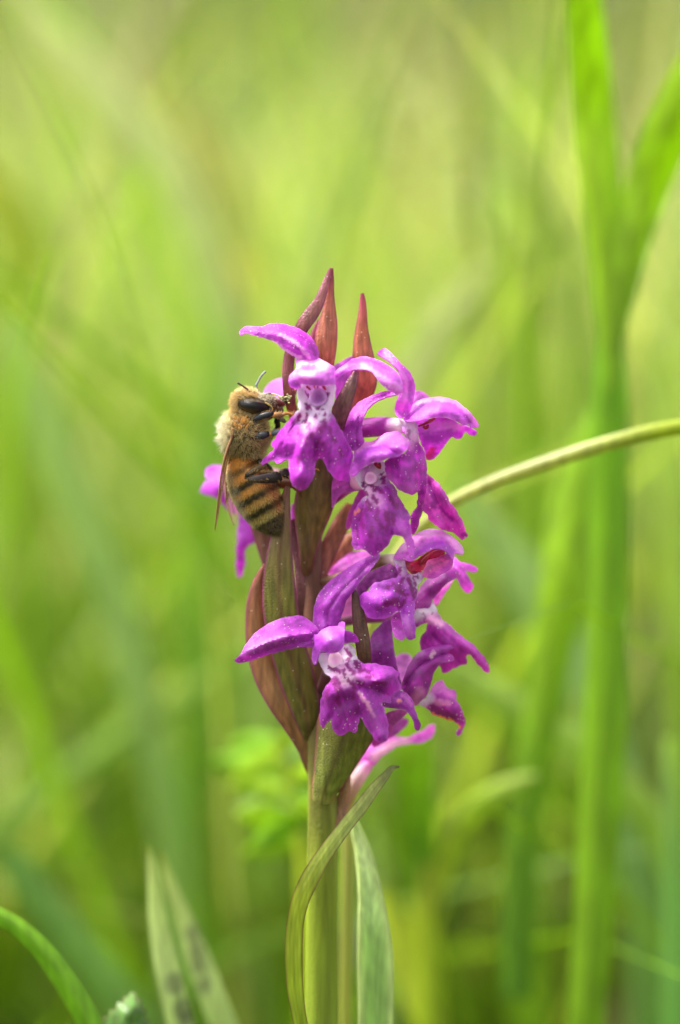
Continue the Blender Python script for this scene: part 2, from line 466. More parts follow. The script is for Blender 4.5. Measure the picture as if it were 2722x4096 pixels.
# ------------------------------------------------------------------ meadow grass: the mass nobody could count
def blades(root, length, width, azim, lean, bend, color, tipc, seg=6):
    """root Nx3, vectorised grass blades"""
    n = len(root)
    t = np.linspace(0, 1, seg + 1)
    dirx, diry = np.cos(azim), np.sin(azim)
    ang = lean[:, None] + bend[:, None] * t[None, :] ** 1.5
    ds = length[:, None] / seg
    hx = np.cumsum(np.c_[np.zeros(n), (np.sin(ang) * ds)[:, 1:]], 1)
    hz = np.cumsum(np.c_[np.zeros(n), (np.cos(ang) * ds)[:, 1:]], 1)
    c = np.stack([root[:, 0:1] + hx * dirx[:, None], root[:, 1:2] + hx * diry[:, None], root[:, 2:3] + hz], -1)
    tw = rng.uniform(0, 6.28, n)
    face = np.stack([np.cos(tw), np.sin(tw), np.zeros(n)], -1)
    wd = width[:, None] * np.clip(np.where(t < .25, .75 + t, 1.0) * (1 - np.clip((t - .35) / .65, 0, 1) ** 1.8), .03, 1)[None, :]
    L_ = c - face[:, None, :] * wd[..., None] * .5
    R_ = c + face[:, None, :] * wd[..., None] * .5
    V = np.stack([L_, R_], 2).reshape(-1, 3)
    base = (np.arange(n) * (seg + 1) * 2)[:, None, None]
    k = np.arange(seg)[None, :, None] * 2
    F = (base + k + np.array([0, 1, 3, 2])[None, None, :]).reshape(-1, 4)
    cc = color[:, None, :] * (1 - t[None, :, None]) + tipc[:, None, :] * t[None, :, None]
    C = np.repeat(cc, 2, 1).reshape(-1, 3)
    return V, F, C

GRN = np.array([srgb(125, 160, 45), srgb(150, 178, 75), srgb(170, 188, 120), srgb(105, 150, 30), srgb(175, 182, 100), srgb(188, 172, 120)])

def in_view_front(x, y, z=.15):
    """true where a blade would stand between the lens and the orchid or right behind it"""
    yy = y + DIST
    half = np.maximum(yy, 0) * .14 + .06
    return (np.abs(x) < half) & (y < .12)

def meadow(name, label, n, ylo, yhi, xs, hgt, wid, pick, bright=1.0, dense=1.0, leanmax=.45):
    y = ylo + (yhi - ylo) * rng.random(n) ** dense
    x = rng.uniform(-1, 1, n) * (xs[0] + (y + DIST) * xs[1])
    m = ~in_view_front(x, y)
    x, y = x[m], y[m]; n = len(x)
    ln = rng.uniform(hgt[0], hgt[1], n)
    ci = rng.choice(len(GRN), n, p=pick)
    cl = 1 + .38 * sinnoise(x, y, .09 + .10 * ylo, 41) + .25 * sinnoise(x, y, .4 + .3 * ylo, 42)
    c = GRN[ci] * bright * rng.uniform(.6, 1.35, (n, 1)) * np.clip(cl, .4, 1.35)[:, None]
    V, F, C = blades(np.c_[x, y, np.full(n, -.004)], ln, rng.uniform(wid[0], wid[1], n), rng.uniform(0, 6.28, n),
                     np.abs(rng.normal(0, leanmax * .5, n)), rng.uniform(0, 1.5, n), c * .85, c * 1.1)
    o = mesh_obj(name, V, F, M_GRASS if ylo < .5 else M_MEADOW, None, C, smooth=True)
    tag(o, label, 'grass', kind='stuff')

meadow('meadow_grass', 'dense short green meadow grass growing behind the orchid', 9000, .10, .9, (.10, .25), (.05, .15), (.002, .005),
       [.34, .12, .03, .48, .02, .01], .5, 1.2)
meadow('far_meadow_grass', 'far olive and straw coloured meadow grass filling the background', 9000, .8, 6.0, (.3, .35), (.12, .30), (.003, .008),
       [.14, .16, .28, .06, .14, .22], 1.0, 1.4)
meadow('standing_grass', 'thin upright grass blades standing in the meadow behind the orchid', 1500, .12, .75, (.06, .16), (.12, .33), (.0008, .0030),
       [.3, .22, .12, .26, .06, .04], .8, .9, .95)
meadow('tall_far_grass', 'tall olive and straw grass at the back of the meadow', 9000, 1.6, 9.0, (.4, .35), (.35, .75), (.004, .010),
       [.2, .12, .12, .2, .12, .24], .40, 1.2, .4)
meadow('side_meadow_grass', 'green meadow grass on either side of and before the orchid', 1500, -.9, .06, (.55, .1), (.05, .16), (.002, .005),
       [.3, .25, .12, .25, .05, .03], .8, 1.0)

# ------------------------------------------------------------------ single blades one can tell apart
GB = 'single grass blades behind the orchid'
def ground_blade(name, label, pts, cols, cat='grass', group=GB, mat=None, foot=None, vee=.35, cup=.1, n=44, roll=0., parent=None, edge=None, mid=None):
    """pts D px, depth mm (negative = behind), half width in true mm; the last point is carried on down to the soil"""
    p = [list(q) for q in pts]
    # true half width -> half width in photo px at that depth
    for q in p:
        q[3] = q[3] / ((DIST - q[2] * 1e-3) / DIST)
    x, y, d, h = p[-1]
    ox, oy = tp('D', x, y)
    wpt = P([[ox, oy, d]])[0]
    fx = wpt[0] + (foot[0] if foot else 0.0); 
    root = np.array([fx, wpt[1] + (foot[1] if foot else 0.0), -.006])
    # pixel position of the root
    rel = root - CAMP; dep = rel @ FWD; k = dep / DIST
    rx = 1361 + (rel @ RGT) / k / PX; ry = 2048 - (rel @ UP) / k / PX
    rd = (DIST - dep) * 1000
    mids = [((ox * (1 - f) + rx * f) / 1.736, (oy * (1 - f) + ry * f) / 1.736, d * (1 - f) + rd * f, h) for f in (.5,)]
    p += [list(q) for q in mids] + [[rx / 1.736, ry / 1.736, rd, h * .9]]
    if parent is not None:
        return strip(name, 'D', p, mat or M_GRASS, parent, cols, n=n, m=7, cup=cup, vee=vee, mm=True, roll=roll, thick=.00025, edge=edge, mid=mid)
    o = strip(name, 'D', p, mat or M_GRASS, None, cols, n=n, m=7, cup=cup, vee=vee, mm=True, loc=root, roll=roll, thick=.00025, edge=edge, mid=mid)
    tag(o, label, cat, group)
    return o

G1, G2, G3 = srgb(130, 175, 25), srgb(150, 190, 30), srgb(160, 195, 110)
GP = srgb(170, 200, 140); GD = srgb(95, 145, 30); GY = srgb(165, 185, 45); GC = srgb(190, 205, 140); GO = srgb(150, 160, 60)

# tall bright grass plant on the right: stalk and two leaves
foot = P([[*tp('D', 1395, 2359), -44]])[0]; foot[2] = -.006
gp = thing('grass_plant', 'tall bright yellow-green grass stalk whose two leaves fork upward beside the orchid', 'grass', foot)
def dz(pts, dd): return [(a, b, dd + c, h) for a, b, c, h in pts]
ground_blade('stalk', None, dz([(1408, 640, 0, .9), (1408, 800, 0, 1.3), (1402, 1000, 0, 1.9), (1402, 1300, 0, 2.0), (1396, 1600, 0, 2.0), (1382, 1900, 0, 2.0), (1362, 2200, 0, 1.9), (1350, 2359, 0, 1.9)], -44),
             [(0, srgb(120, 175, 20)), (.5, G1), (1, srgb(110, 150, 20))], parent=gp, vee=.25, cup=.25)
strip('leaf', 'D', dz([(1335, -300, 8, .7), (1342, -120, 6, 1.3), (1352, 60, 3, 1.55), (1368, 250, 0, 1.7), (1384, 430, 0, 1.7), (1398, 600, 0, 1.5), (1408, 760, 0, 1.1), (1412, 900, 0, .5)], -42),
      M_GRASS, gp, [(0, G2), (.5, srgb(165, 205, 20)), (1, G1)], cup=.1, vee=.35, mm=True, m=7)
strip('leaf', 'D', dz([(1680, -60, 6, .7), (1615, 120, 5, 1.5), (1545, 290, 3, 1.9), (1490, 430, 1, 1.9), (1450, 560, 1, 1.8), (1425, 680, 1, 1.4), (1412, 820, 1, .6)], -43),
      M_GRASS, gp, [(0, G2), (.5, srgb(160, 200, 20)), (1, G1)], cup=.1, vee=.4, mm=True, m=7)
strip('leaf', 'D', dz([(1398, 920, 1, .6), (1360, 1030, 2, 1.6), (1325, 1180, 3, 2.1), (1300, 1330, 4, 2.0), (1275, 1480, 4, 1.9), (1250, 1640, 4, 1.6), (1222, 1800, 4, 1.5), (1200, 2000, 4, 1.4), (1190, 2300, 4, 1.3)], -62),
      M_GRASS, gp, [(0, G1), (.4, G2), (1, GD)], cup=.1, vee=.3, mm=True, m=7)

# arching dry stem that passes behind the flower head
ground_blade('arching_grass', 'thin straw-coloured grass stem arching over from behind the orchid flowers',
             [(1760, 1000, -16, .5), (1660, 978, -16, .55), (1560, 985, -16, .62), (1400, 1022, -16, .6), (1250, 1070, -17, .55), (1120, 1118, -18, .5), (1030, 1165, -19, .5), (930, 1260, -20, .5), (860, 1420, -20, .5), (815, 1700, -20, .5), (800, 2100, -20, .5)],
             [(0, srgb(130, 160, 30)), (.18, srgb(150, 170, 40)), (.32, srgb(172, 182, 110)), (.5, srgb(172, 182, 110)), (1, GO)], 'grass stem', None, vee=0, cup=.9)

ground_blade('grass_plant', 'bright green grass blade arching outward beside the serrated leaf tip',
             [(-160, 2085, -12, .4), (-60, 2090, -12, .62), (20, 2122, -12, .72), (90, 2180, -12, .85), (150, 2260, -12, .95), (215, 2370, -12, 1.0)],
             [(0, srgb(130, 180, 50)), (1, srgb(115, 165, 25))], foot=(.008, 0), vee=.5)
ground_blade('grass_plant', 'long pale blade leaning across the highest meadow grass behind the bee',
             [(20, -60, -160, 1.0), (95, 60, -160, 2.2), (190, 170, -160, 2.9), (300, 290, -160, 3.0), (395, 390, -160, 2.6), (470, 560, -160, 2.2), (540, 800, -160, 2.0), (590, 1100, -160, 2.0)],
             [(0, srgb(205, 218, 170)), (.5, srgb(200, 216, 165)), (1, G3)])
ground_blade('grass_plant', 'broad pale blade bending down just behind the topmost flowers',
             [(1130, 600, -130, .5), (1070, 700, -130, 2.0), (1010, 780, -130, 2.3), (960, 860, -130, 2.2), (925, 960, -130, 2.0), (890, 1150, -130, 1.7), (870, 1400, -130, 1.6)],
             [(0, srgb(185, 200, 140)), (.5, srgb(185, 200, 140)), (1, G3)])
ground_blade('grass_plant', 'long pale green blade sloping down from the lower flowers towards the tall grass stalk',
             [(960, 1470, -70, 1.0), (1060, 1550, -70, 1.5), (1160, 1610, -70, 1.7), (1290, 1690, -70, 1.8), (1400, 1780, -70, 1.8), (1490, 1880, -70, 1.7), (1550, 2000, -70, 1.6), (1590, 2150, -70, 1.5)],
             [(0, srgb(165, 195, 100)), (.6, srgb(150, 185, 70)), (1, G1)], foot=(.004, 0))
ground_blade('grass_plant', 'broad grey-green blade crossing behind the tall stalk below the arching straw stem',
             [(1050, 1120, -95, 1.2), (1120, 1220, -95, 2.2), (1190, 1310, -95, 2.5), (1255, 1420, -95, 2.3), (1320, 1520, -95, 2.4), (1370, 1620, -95, 2.3), (1430, 1800, -95, 2), (1470, 2000, -95, 2)],
             [(0, srgb(165, 195, 115)), (.5, srgb(160, 195, 130)), (1, GD)])
ground_blade('grass_plant', 'soft green blade sloping down from the lowest bracts away from the tall stalk',
             [(600, 1490, -120, .5), (480, 1570, -120, 1.1), (370, 1640, -120, 1.4), (250, 1720, -120, 1.5), (120, 1820, -120, 1.5), (0, 1920, -120, 1.4), (-120, 2040, -120, 1.3)],
             [(0, srgb(150, 185, 80)), (1, srgb(125, 165, 70))])
ground_blade('grass_plant', 'pale blade rising steeply out of the grass beside the soft sloping blade',
             [(10, 720, -120, .8), (60, 860, -120, 2.0), (110, 980, -120, 2.4), (165, 1120, -120, 2.4), (220, 1260, -120, 2.3), (290, 1450, -120, 2.2), (340, 1650, -120, 2), (390, 1900, -120, 2)],
             [(0, srgb(170, 200, 120)), (.6, srgb(155, 190, 110)), (1, srgb(130, 170, 80))])
ground_blade('grass_plant', 'grey-green blade slanting through the low shade between spotted leaves and bright arching blade',
             [(20, 1960, -75, 1.2), (90, 2070, -75, 1.9), (170, 2170, -75, 2.1), (250, 2270, -75, 2.1), (320, 2380, -75, 2.0)],
             [(0, srgb(120, 165, 80)), (1, srgb(120, 165, 70))])
ground_blade('grass_plant', 'pale upright blade standing at the far side of the tall stalk near the ground',
             [(1540, 1700, -60, .4), (1545, 1800, -60, .8), (1552, 1950, -60, 1.1), (1556, 2150, -60, 1.3), (1558, 2400, -60, 1.4)],
             [(0, srgb(170, 200, 110)), (.4, srgb(130, 180, 90)), (1, srgb(110, 170, 80))])
ground_blade('grass_plant', 'whitish green blade curving over behind the bee and the topmost bracts',
             [(420, 240, -190, 1.2), (470, 330, -190, 2.6), (515, 430, -190, 3.0), (545, 540, -190, 2.8), (560, 680, -190, 2.6), (572, 900, -190, 2.4), (580, 1200, -190, 2.2)],
             [(0, srgb(200, 195, 140)), (.4, srgb(190, 205, 120)), (1, G3)])
ground_blade('grass_plant', 'blurred mid green blade standing upright between the bee and the tall pale blades',
             [(520, 760, -130, .8), (500, 880, -130, 1.8), (480, 1020, -130, 2.2), (465, 1200, -130, 2.3), (455, 1500, -130, 2.2)],
             [(0, srgb(150, 190, 80)), (1, srgb(120, 170, 40))])
ground_blade('grass_plant', 'yellow-green blade bending over the meadow farther off than the steep pale blade',
             [(-80, 380, -170, 1.2), (20, 470, -170, 2.4), (60, 560, -170, 2.6), (30, 700, -170, 2.6), (20, 900, -170, 2.4), (40, 1150, -170, 2.2), (80, 1500, -170, 2)],
             [(0, srgb(180, 190, 60)), (.5, srgb(150, 185, 40)), (1, G1)])
ground_blade('grass_plant', 'light grey-green blade arching behind the fork of the tall bright grass plant',
             [(1000, 350, -180, .5), (1090, 335, -180, 1.4), (1180, 380, -180, 1.8), (1260, 460, -180, 1.9), (1310, 560, -180, 1.9), (1340, 720, -180, 1.8), (1350, 1000, -180, 2)],
             [(0, srgb(180, 195, 125)), (.5, srgb(165, 190, 100)), (1, G1)])
ground_blade('grass_plant', 'yellowish blade standing behind the tall grass stalk at mid height',
             [(1180, 560, -120, .7), (1200, 700, -120, 1.8), (1215, 880, -120, 2.3), (1220, 1100, -120, 2.4), (1222, 1400, -120, 2.2)],
             [(0, srgb(160, 190, 60)), (1, srgb(140, 185, 40))])
ground_blade('grass_plant', 'pale wide blade hanging at the outer side of the tall stalk beside the arching stem',
             [(1480, 760, -110, .8), (1520, 900, -110, 2.0), (1550, 1080, -110, 2.6), (1570, 1300, -110, 2.6), (1590, 1600, -110, 2.2)],
             [(0, srgb(180, 205, 110)), (.5, srgb(165, 195, 80)), (1, G1)])
# pale seed head, far out of focus behind the bee
foot = P([[*tp('D', 560, 1500), -170]])[0]; foot[2] = -.006
sh = thing('seeding_grass', 'pale cream grass seed head standing above the meadow behind the topmost bracts', 'grass', foot)
ground_blade('stalk', None, [(540, 650, -170, .5), (545, 800, -170, .6), (552, 1100, -170, .7), (560, 1500, -170, .8)], [(0, GC), (1, G1)], parent=sh, cup=.9, vee=0, n=24)
for k in range(14):
    t = k / 13
    bx, by = 530 + 12 * math.sin(k * 2.4) + 8 * t, 600 + 110 * t
    strip('spikelet', 'D', [(bx, by + 30, -170, .3), (bx + 14 * math.sin(k * 2.4), by + 10, -170 + 2 * math.cos(k * 2.4), 1.1), (bx + 20 * math.sin(k * 2.4), by - 22, -170 + 3 * math.cos(k * 2.4), .2)],
          M_GRASS, sh, [(0, srgb(215, 222, 160)), (1, srgb(225, 228, 180))], cup=.6, mm=True, n=8, m=5, thick=.0003)
# lower forked grass shoot right of the orchid stem
foot = P([[*tp('D', 985, 2400), -62]])[0]; foot[2] = -.006
gs = thing('grass_shoot', 'low forked yellow-green grass shoot beside the foot of the orchid', 'grass', foot)
ground_blade('stalk', None, dz([(975, 1990, 0, .8), (978, 2080, 0, 1.3), (985, 2200, 0, 1.5), (990, 2359, 0, 1.6)], -62), [(0, GY), (1, srgb(150, 180, 30))], parent=gs, cup=.9, vee=0)
strip('leaf', 'D', dz([(950, 1640, 2, .8), (953, 1730, 2, 1.7), (958, 1850, 1, 1.7), (968, 1980, 0, 1.3), (978, 2080, 0, .7)], -62), M_GRASS, gs, [(0, G2), (1, GD)], cup=.1, vee=.35, mm=True, m=7)
strip('leaf', 'D', dz([(1235, 1785, 8, .1), (1160, 1815, 6, .7), (1100, 1855, 4, 1.0), (1050, 1930, 2, 1.2), (1015, 2020, 0, 1.0), (990, 2100, 0, .6)], -62), M_GRASS, gs, [(0, srgb(185, 205, 130)), (.35, srgb(165, 195, 80)), (1, GY)], cup=.1, vee=.35, mm=True, m=7)
strip('leaf', 'D', dz([(880, 2050, -5, .4), (910, 2140, -4, 1.3), (945, 2240, -3, 1.4), (975, 2340, -2, .9)], -62), M_GRASS, gs, [(0, GY), (1, GY)], cup=.1, vee=.35, mm=True, m=7)

# feathery herb with many leaflets behind the lower stem
foot = P([[*tp('D', 700, 2150), -52]])[0]; foot[2] = -.006
herb = thing('leafy_herb', 'yellow-green herb with narrow leaflets behind the lower orchid stem', 'herb', foot)
ground_blade('stem', None, [(640, 1700, -52, .5), (670, 1800, -52, .6), (700, 1950, -52, .7), (705, 2150, -52, .8)], [(0, GY), (1, GY)], parent=herb, cup=.9, vee=0, n=24)
hr = np.random.default_rng(5)
for k in range(17):
    t = k / 16
    bx, by = 648 + 55 * t + hr.normal(0, 6), 1715 + 220 * t
    an = math.radians(hr.uniform(150, 215) if k % 3 else hr.uniform(-40, 20)) 
    ln = hr.uniform(90, 190)
    ex, ey = bx + math.cos(an) * ln, by - math.sin(an) * ln * .8
    c0 = [srgb(150, 190, 30), srgb(120, 170, 20), srgb(165, 200, 50), srgb(140, 175, 90)][k % 4]
    z0 = hr.uniform(-12, 12)
    strip('leaflet', 'D', [(bx, by, -52, .3), ((bx * 2 + ex) / 3, (by * 2 + ey) / 3 - 8, -52 + z0 * .4, 1.0), ((bx + ex * 2) / 3, (by + ey * 2) / 3 - 8, -52 + z0 * .8, 1.0), (ex, ey, -52 + z0, .15)],
          M_GRASS, herb, [(0, c0), (1, c0)], cup=.1, vee=.3, mm=True, n=12, m=5)

# serrated leaf tip low on the left (small plant)
def serrated():
    root = P([[*tp('D', 290, 2420), -14]])[0]; root[2] = -.006
    t = thing('nettle', 'serrated pale green leaf tip of a small nettle poking up beside the bright arching blade', 'plant', root)
    ground_blade('stem', None, [(292, 2400, -14, .5), (292, 2480, -14, .6)], [(0, srgb(120, 150, 60)), (1, srgb(120, 150, 60))], parent=t, cup=.9, vee=0, n=16)
    ol = []
    left = [(303, 2286), (292, 2300), (285, 2296), (283, 2312), (272, 2310), (266, 2328), (254, 2326), (250, 2345), (236, 2342), (238, 2362), (228, 2368), (236, 2390), (250, 2420)]
    right = [(300, 2430), (330, 2400), (338, 2372), (344, 2352), (334, 2344), (336, 2326), (326, 2320), (326, 2304), (314, 2302), (312, 2290)]
    sheet('leaf', 'D', left + right, [(303, 2290, -14), (300, 2330, -11.5), (295, 2380, -11.5), (240, 2360, -13.5), (336, 2350, -13.5), (290, 2425, -13)],
          M_LEAF, t, srgb(100, 135, 66), paints=[(srgb(95, 135, 60), 3, [(303, 2290), (296, 2420)], .8), (srgb(95, 135, 60), 3, [(299, 2340), (262, 2332)], .7),
          (srgb(95, 135, 60), 3, [(299, 2360), (328, 2330)], .7), (srgb(95, 135, 60), 3, [(298, 2380), (245, 2368)], .7)], edge=srgb(130, 105, 80), wrinkle=.1, wsc=60)
serrated()

# ------------------------------------------------------------------ the orchid
oroot = P([[*tp('D', 745, 2359), -6]])[0]; oroot[2] = -.006
orchid = thing('orchid', 'purple marsh orchid with a spike of spotted flowers on a thick stem', 'orchid', oroot)

# stem: px path continued down to the soil
def foot_px(p):
    rel = np.asarray(p) - CAMP; dep = rel @ FWD; k = dep / DIST
    return (1361 + (rel @ RGT) / k / PX) / 1.736, (2048 - (rel @ UP) / k / PX) / 1.736, (DIST - dep) * 1000
fx, fy, fd = foot_px(oroot)
SG, SB = srgb(108, 122, 26), srgb(104, 70, 52)
tube('stem', 'D', [(762, 735, -6, 5), (748, 900, -6, 11), (730, 1100, -6, 17), (720, 1300, -6, 22), (728, 1500, -6, 27), (740, 1680, -6, 33), (744, 1860, -6, 34), (742, 2060, -6, 36), (742, 2359, -6.5, 38), ((742 + fx) / 2, (2359 + fy) / 2, (fd - 6.5) / 2, 40), (fx, fy, fd, 42)],
     M_STEM, orchid, [(0, srgb(120, 70, 80)), (.2, srgb(110, 70, 70)), (.4, SB), (.52, srgb(105, 95, 45)), (.7, SG), (1, srgb(120, 140, 50))], n=70, k=24)

BP, BR, BG, BO = srgb(140, 80, 98), srgb(180, 108, 98), srgb(120, 120, 50), srgb(118, 96, 54)
PE = srgb(140, 50, 110)
def bract(crop, pts, cols, **k):
    a, b, c, h = pts[-1]
    pts = list(pts[:-1]) + [(a, b, c - .5, h * .7), (a + (a - pts[-2][0]) * .35, b + (b - pts[-2][1]) * .35, c - 1.6, h * .15)]
    k.setdefault('veins', .16)
    return strip('bract', crop, pts, M_BRACT, orchid, cols, edge=(PE, .80), **k)
# top bracts
bract('T', [(862, 72, -1.5, 6), (835, 150, -1.5, 20), (795, 270, -1.2, 33), (745, 395, -1, 44), (690, 480, -1, 56), (625, 570, -1, 56), (560, 690, -1.5, 50), (500, 820, -2, 46), (478, 950, -2, 46), (480, 1100, -2, 46), (500, 1280, -3, 42), (560, 1480, -4.5, 30), (640, 1650, -5.5, 20)],
      [(0, srgb(150, 70, 110)), (.3, srgb(140, 90, 100)), (.6, BP), (1, srgb(150, 100, 80))], mid=(srgb(150, 110, 80), .25, .4), wave=.06)
bract('T', [(866, 75, -2, 8), (858, 180, -2, 24), (850, 300, -2, 32), (848, 430, -2, 46), (835, 560, -2, 78), (818, 700, -2, 97), (815, 820, -2.3, 88), (810, 950, -3, 68), (790, 1150, -4, 50), (770, 1400, -5, 36)],
      [(0, srgb(165, 60, 100)), (.25, BR), (.6, srgb(188, 120, 106)), (1, BP)], cup=.55, veins=.14)
bract('T', [(752, 540, -6, 6), (725, 620, -6, 18), (690, 720, -6, 20), (690, 850, -6, 26), (720, 1100, -6, 30), (750, 1400, -6, 20)], [(0, srgb(185, 85, 130)), (1, BP)])
bract('T', [(1143, 298, -2.5, 6), (1147, 380, -2.5, 20), (1146, 480, -2.5, 30), (1138, 600, -2.5, 48), (1140, 730, -2.5, 72), (1148, 850, -2.5, 86), (1160, 980, -2.8, 95), (1150, 1120, -3.2, 108), (1110, 1260, -4.2, 90), (1000, 1420, -5, 50), (880, 1560, -6, 26)],
      [(0, srgb(175, 60, 110)), (.3, srgb(182, 106, 84)), (.55, srgb(186, 112, 96)), (1, BP)], cup=.55, veins=.14)
# grey-purple bract between flowers
bract('G', [(258, 268, 1.5, 12), (225, 350, 1.6, 42), (180, 460, 1.6, 66), (135, 570, 1.4, 78), (92, 680, 1, 84), (70, 790, .3, 72), (50, 960, -1.5, 50), (20, 1150, -4, 32)],
      [(0, srgb(140, 115, 120)), (.5, srgb(128, 88, 95)), (1, BP)])
# bract below the first flower and its base on the stem
bract('A', [(640, 1000, -1.5, 60), (655, 1100, -1.8, 80), (640, 1220, -2.2, 98), (615, 1340, -3, 92), (600, 1440, -3.6, 72), (590, 1560, -4.2, 44), (585, 1680, -5, 30)],
      [(0, srgb(105, 82, 62)), (.5, BO), (1, srgb(110, 65, 65))], cup=.6, mid=(srgb(140, 105, 80), .2, .3))
# big bract under the bee
bract('B', [(478, -70, -2, 10), (462, 20, -2, 26), (450, 140, -2, 44), (436, 280, -2, 60), (432, 420, -2.2, 76), (440, 560, -2.5, 88), (470, 720, -3, 92), (520, 900, -3.6, 92), (565, 1060, -4.3, 72), (590, 1220, -5, 44)],
      [(0, srgb(150, 105, 100)), (.2, srgb(125, 98, 68)), (.45, BG), (.75, srgb(112, 105, 48)), (1, srgb(95, 80, 45))], mid=(srgb(105, 62, 50), .16, .6), veins=.12)
# far left bract
bract('B', [(362, 330, -5, 5), (335, 400, -5, 22), (315, 500, -5, 38), (318, 640, -5, 52), (342, 780, -5, 68), (392, 920, -5, 80), (455, 1040, -5, 76), (520, 1150, -5.4, 62), (570, 1270, -6, 40), (595, 1400, -6.5, 24)],
      [(0, srgb(150, 75, 80)), (.3, srgb(140, 90, 62)), (.55, srgb(150, 105, 75)), (.8, srgb(125, 90, 65)), (1, srgb(100, 80, 50))], mid=(srgb(155, 120, 70), .35, .4))
# bract behind, between bee abdomen and stem
bract('B', [(270, -40, -7, 14), (315, 70, -7, 38), (350, 180, -7, 46), (400, 320, -7, 50), (470, 470, -7, 44), (560, 620, -7, 34)], [(0, srgb(130, 80, 75)), (1, srgb(105, 70, 65))])
bract('B', [(500, 100, -5.5, 14), (525, 200, -5.5, 32), (550, 320, -5.5, 40), (570, 480, -5.5, 46), (585, 640, -6, 40), (590, 800, -6, 26)], [(0, srgb(120, 60, 90)), (1, srgb(105, 72, 55))])
# pinkish bracts right of the stem
bract('B', [(800, 20, -6.5, 16), (755, 120, -6.5, 42), (705, 215, -6.5, 44), (660, 330, -6.5, 36), (640, 480, -6.5, 24)], [(0, srgb(170, 115, 95)), (1, srgb(150, 85, 95))])
bract('B', [(830, 170, -8, 16), (770, 240, -8, 46), (705, 320, -8, 46), (660, 440, -8, 30)], [(0, srgb(190, 135, 115)), (1, srgb(160, 95, 105))])
# brown bract between the two lower flowers
bract('L', [(1088, 355, .2, 10), (1108, 440, .2, 34), (1128, 560, .2, 50), (1152, 720, .1, 58), (1175, 880, 0, 60), (1185, 1010, -.5, 58), (1165, 1150, -1.5, 50), (1090, 1340, -3.2, 36), (1000, 1520, -4.6, 22)],
      [(0, srgb(85, 45, 55)), (.4, srgb(100, 68, 62)), (1, srgb(105, 80, 50))], edge=None) if False else \
strip('bract', 'L', [(1088, 355, .2, 10), (1108, 440, .2, 34), (1128, 560, .2, 50), (1152, 720, .1, 58), (1175, 880, 0, 60), (1185, 1010, -.5, 58), (1165, 1150, -1.5, 50), (1090, 1340, -3.2, 36), (1000, 1520, -4.6, 22)],
      M_BRACT, orchid, [(0, srgb(85, 45, 55)), (.4, srgb(100, 70, 62)), (1, srgb(105, 80, 50))], edge=(srgb(120, 35, 80), .8), veins=.15)
# wide front bract at the foot of the spike
strip('bract', 'M', [(600, -190, -1.2, 120), (575, -60, -1.4, 185), (555, 60, -1.6, 205), (520, 180, -1.8, 205), (480, 300, -2.2, 188), (440, 420, -2.6, 150), (402, 520, -3, 112), (370, 610, -3.4, 88), (352, 690, -3.8, 72)],
      M_BRACT, orchid, [(0, srgb(90, 80, 40)), (.35, srgb(108, 105, 42)), (.75, srgb(112, 120, 50)), (1, srgb(135, 135, 70))], cup=.75, edge=(srgb(140, 60, 80), .9), mid=(srgb(82, 62, 40), .12, .6), veins=.1, m=17)
# thin bract on the right of the stem foot
strip('bract', 'M', [(560, 480, -6, 12), (530, 600, -6, 34), (495, 720, -6, 42), (470, 830, -5.5, 38), (450, 960, -5, 24)], M_BRACT, orchid, [(0, srgb(150, 115, 90)), (1, srgb(135, 95, 60))], edge=(PE, .85))

# leaves
fxx = lambda dx, dy: foot_px(oroot + np.array([dx, dy, 0]))
l1 = fxx(-.004, -.002)
def toM(q): return ((q[0] * 1.736 - 1100) / .5282, (q[1] * 1.736 - 2850) / .5282)
a1 = toM(l1)
strip('leaf', 'M', [(935, 412, -3, 5), (895, 415, -2.6, 15), (840, 475, -2, 28), (755, 575, -1.2, 40), (650, 715, -.4, 50), (545, 845, .2, 54), (440, 985, .6, 58), (345, 1120, .8, 64), (260, 1270, .8, 72), (195, 1420, .6, 66), (160, 1560, .2, 62), (145, 1720, -.2, 64), (145, 1900, -.6, 64), (155, 2100, -1.2, 62), (185, 2300, -1.8, 56), (215, 2450, -2.4, 60), ((215 + a1[0]) / 2, (2450 + a1[1]) / 2, (l1[2] - 2.4) / 2, 110), (a1[0], a1[1], l1[2], 100)],
      M_LEAF, orchid, [(0, srgb(105, 95, 70)), (.08, srgb(140, 145, 80)), (.3, srgb(165, 178, 88)), (.5, srgb(178, 190, 62)), (1, srgb(150, 170, 50))], n=90, m=17, cup=.0, vee=.1, edge=(srgb(118, 84, 56), .84), veins=.16, thick=.0003)
l2 = fxx(.004, .003); a2 = toM(l2)
strip('leaf', 'M', [(590, 780, -10, 10), (620, 900, -10, 34), (665, 1050, -9.6, 55), (700, 1220, -9, 74), (728, 1420, -8.5, 92), (748, 1640, -8, 110), (760, 1860, -8, 124), (765, 2100, -8, 132), (765, 2360, -8, 134), ((765 + a2[0]) / 2, (2400 + a2[1]) / 2, (l2[2] - 8) / 2, 130), (a2[0], a2[1], l2[2], 100)],
      M_LEAF, orchid, [(0, srgb(190, 205, 145)), (.3, srgb(185, 205, 140)), (.5, srgb(165, 195, 115)), (1, srgb(140, 175, 85))], n=60, m=13, cup=-.1, vee=-.25, edge=(srgb(185, 200, 130), .62), veins=.05, thick=.0005)
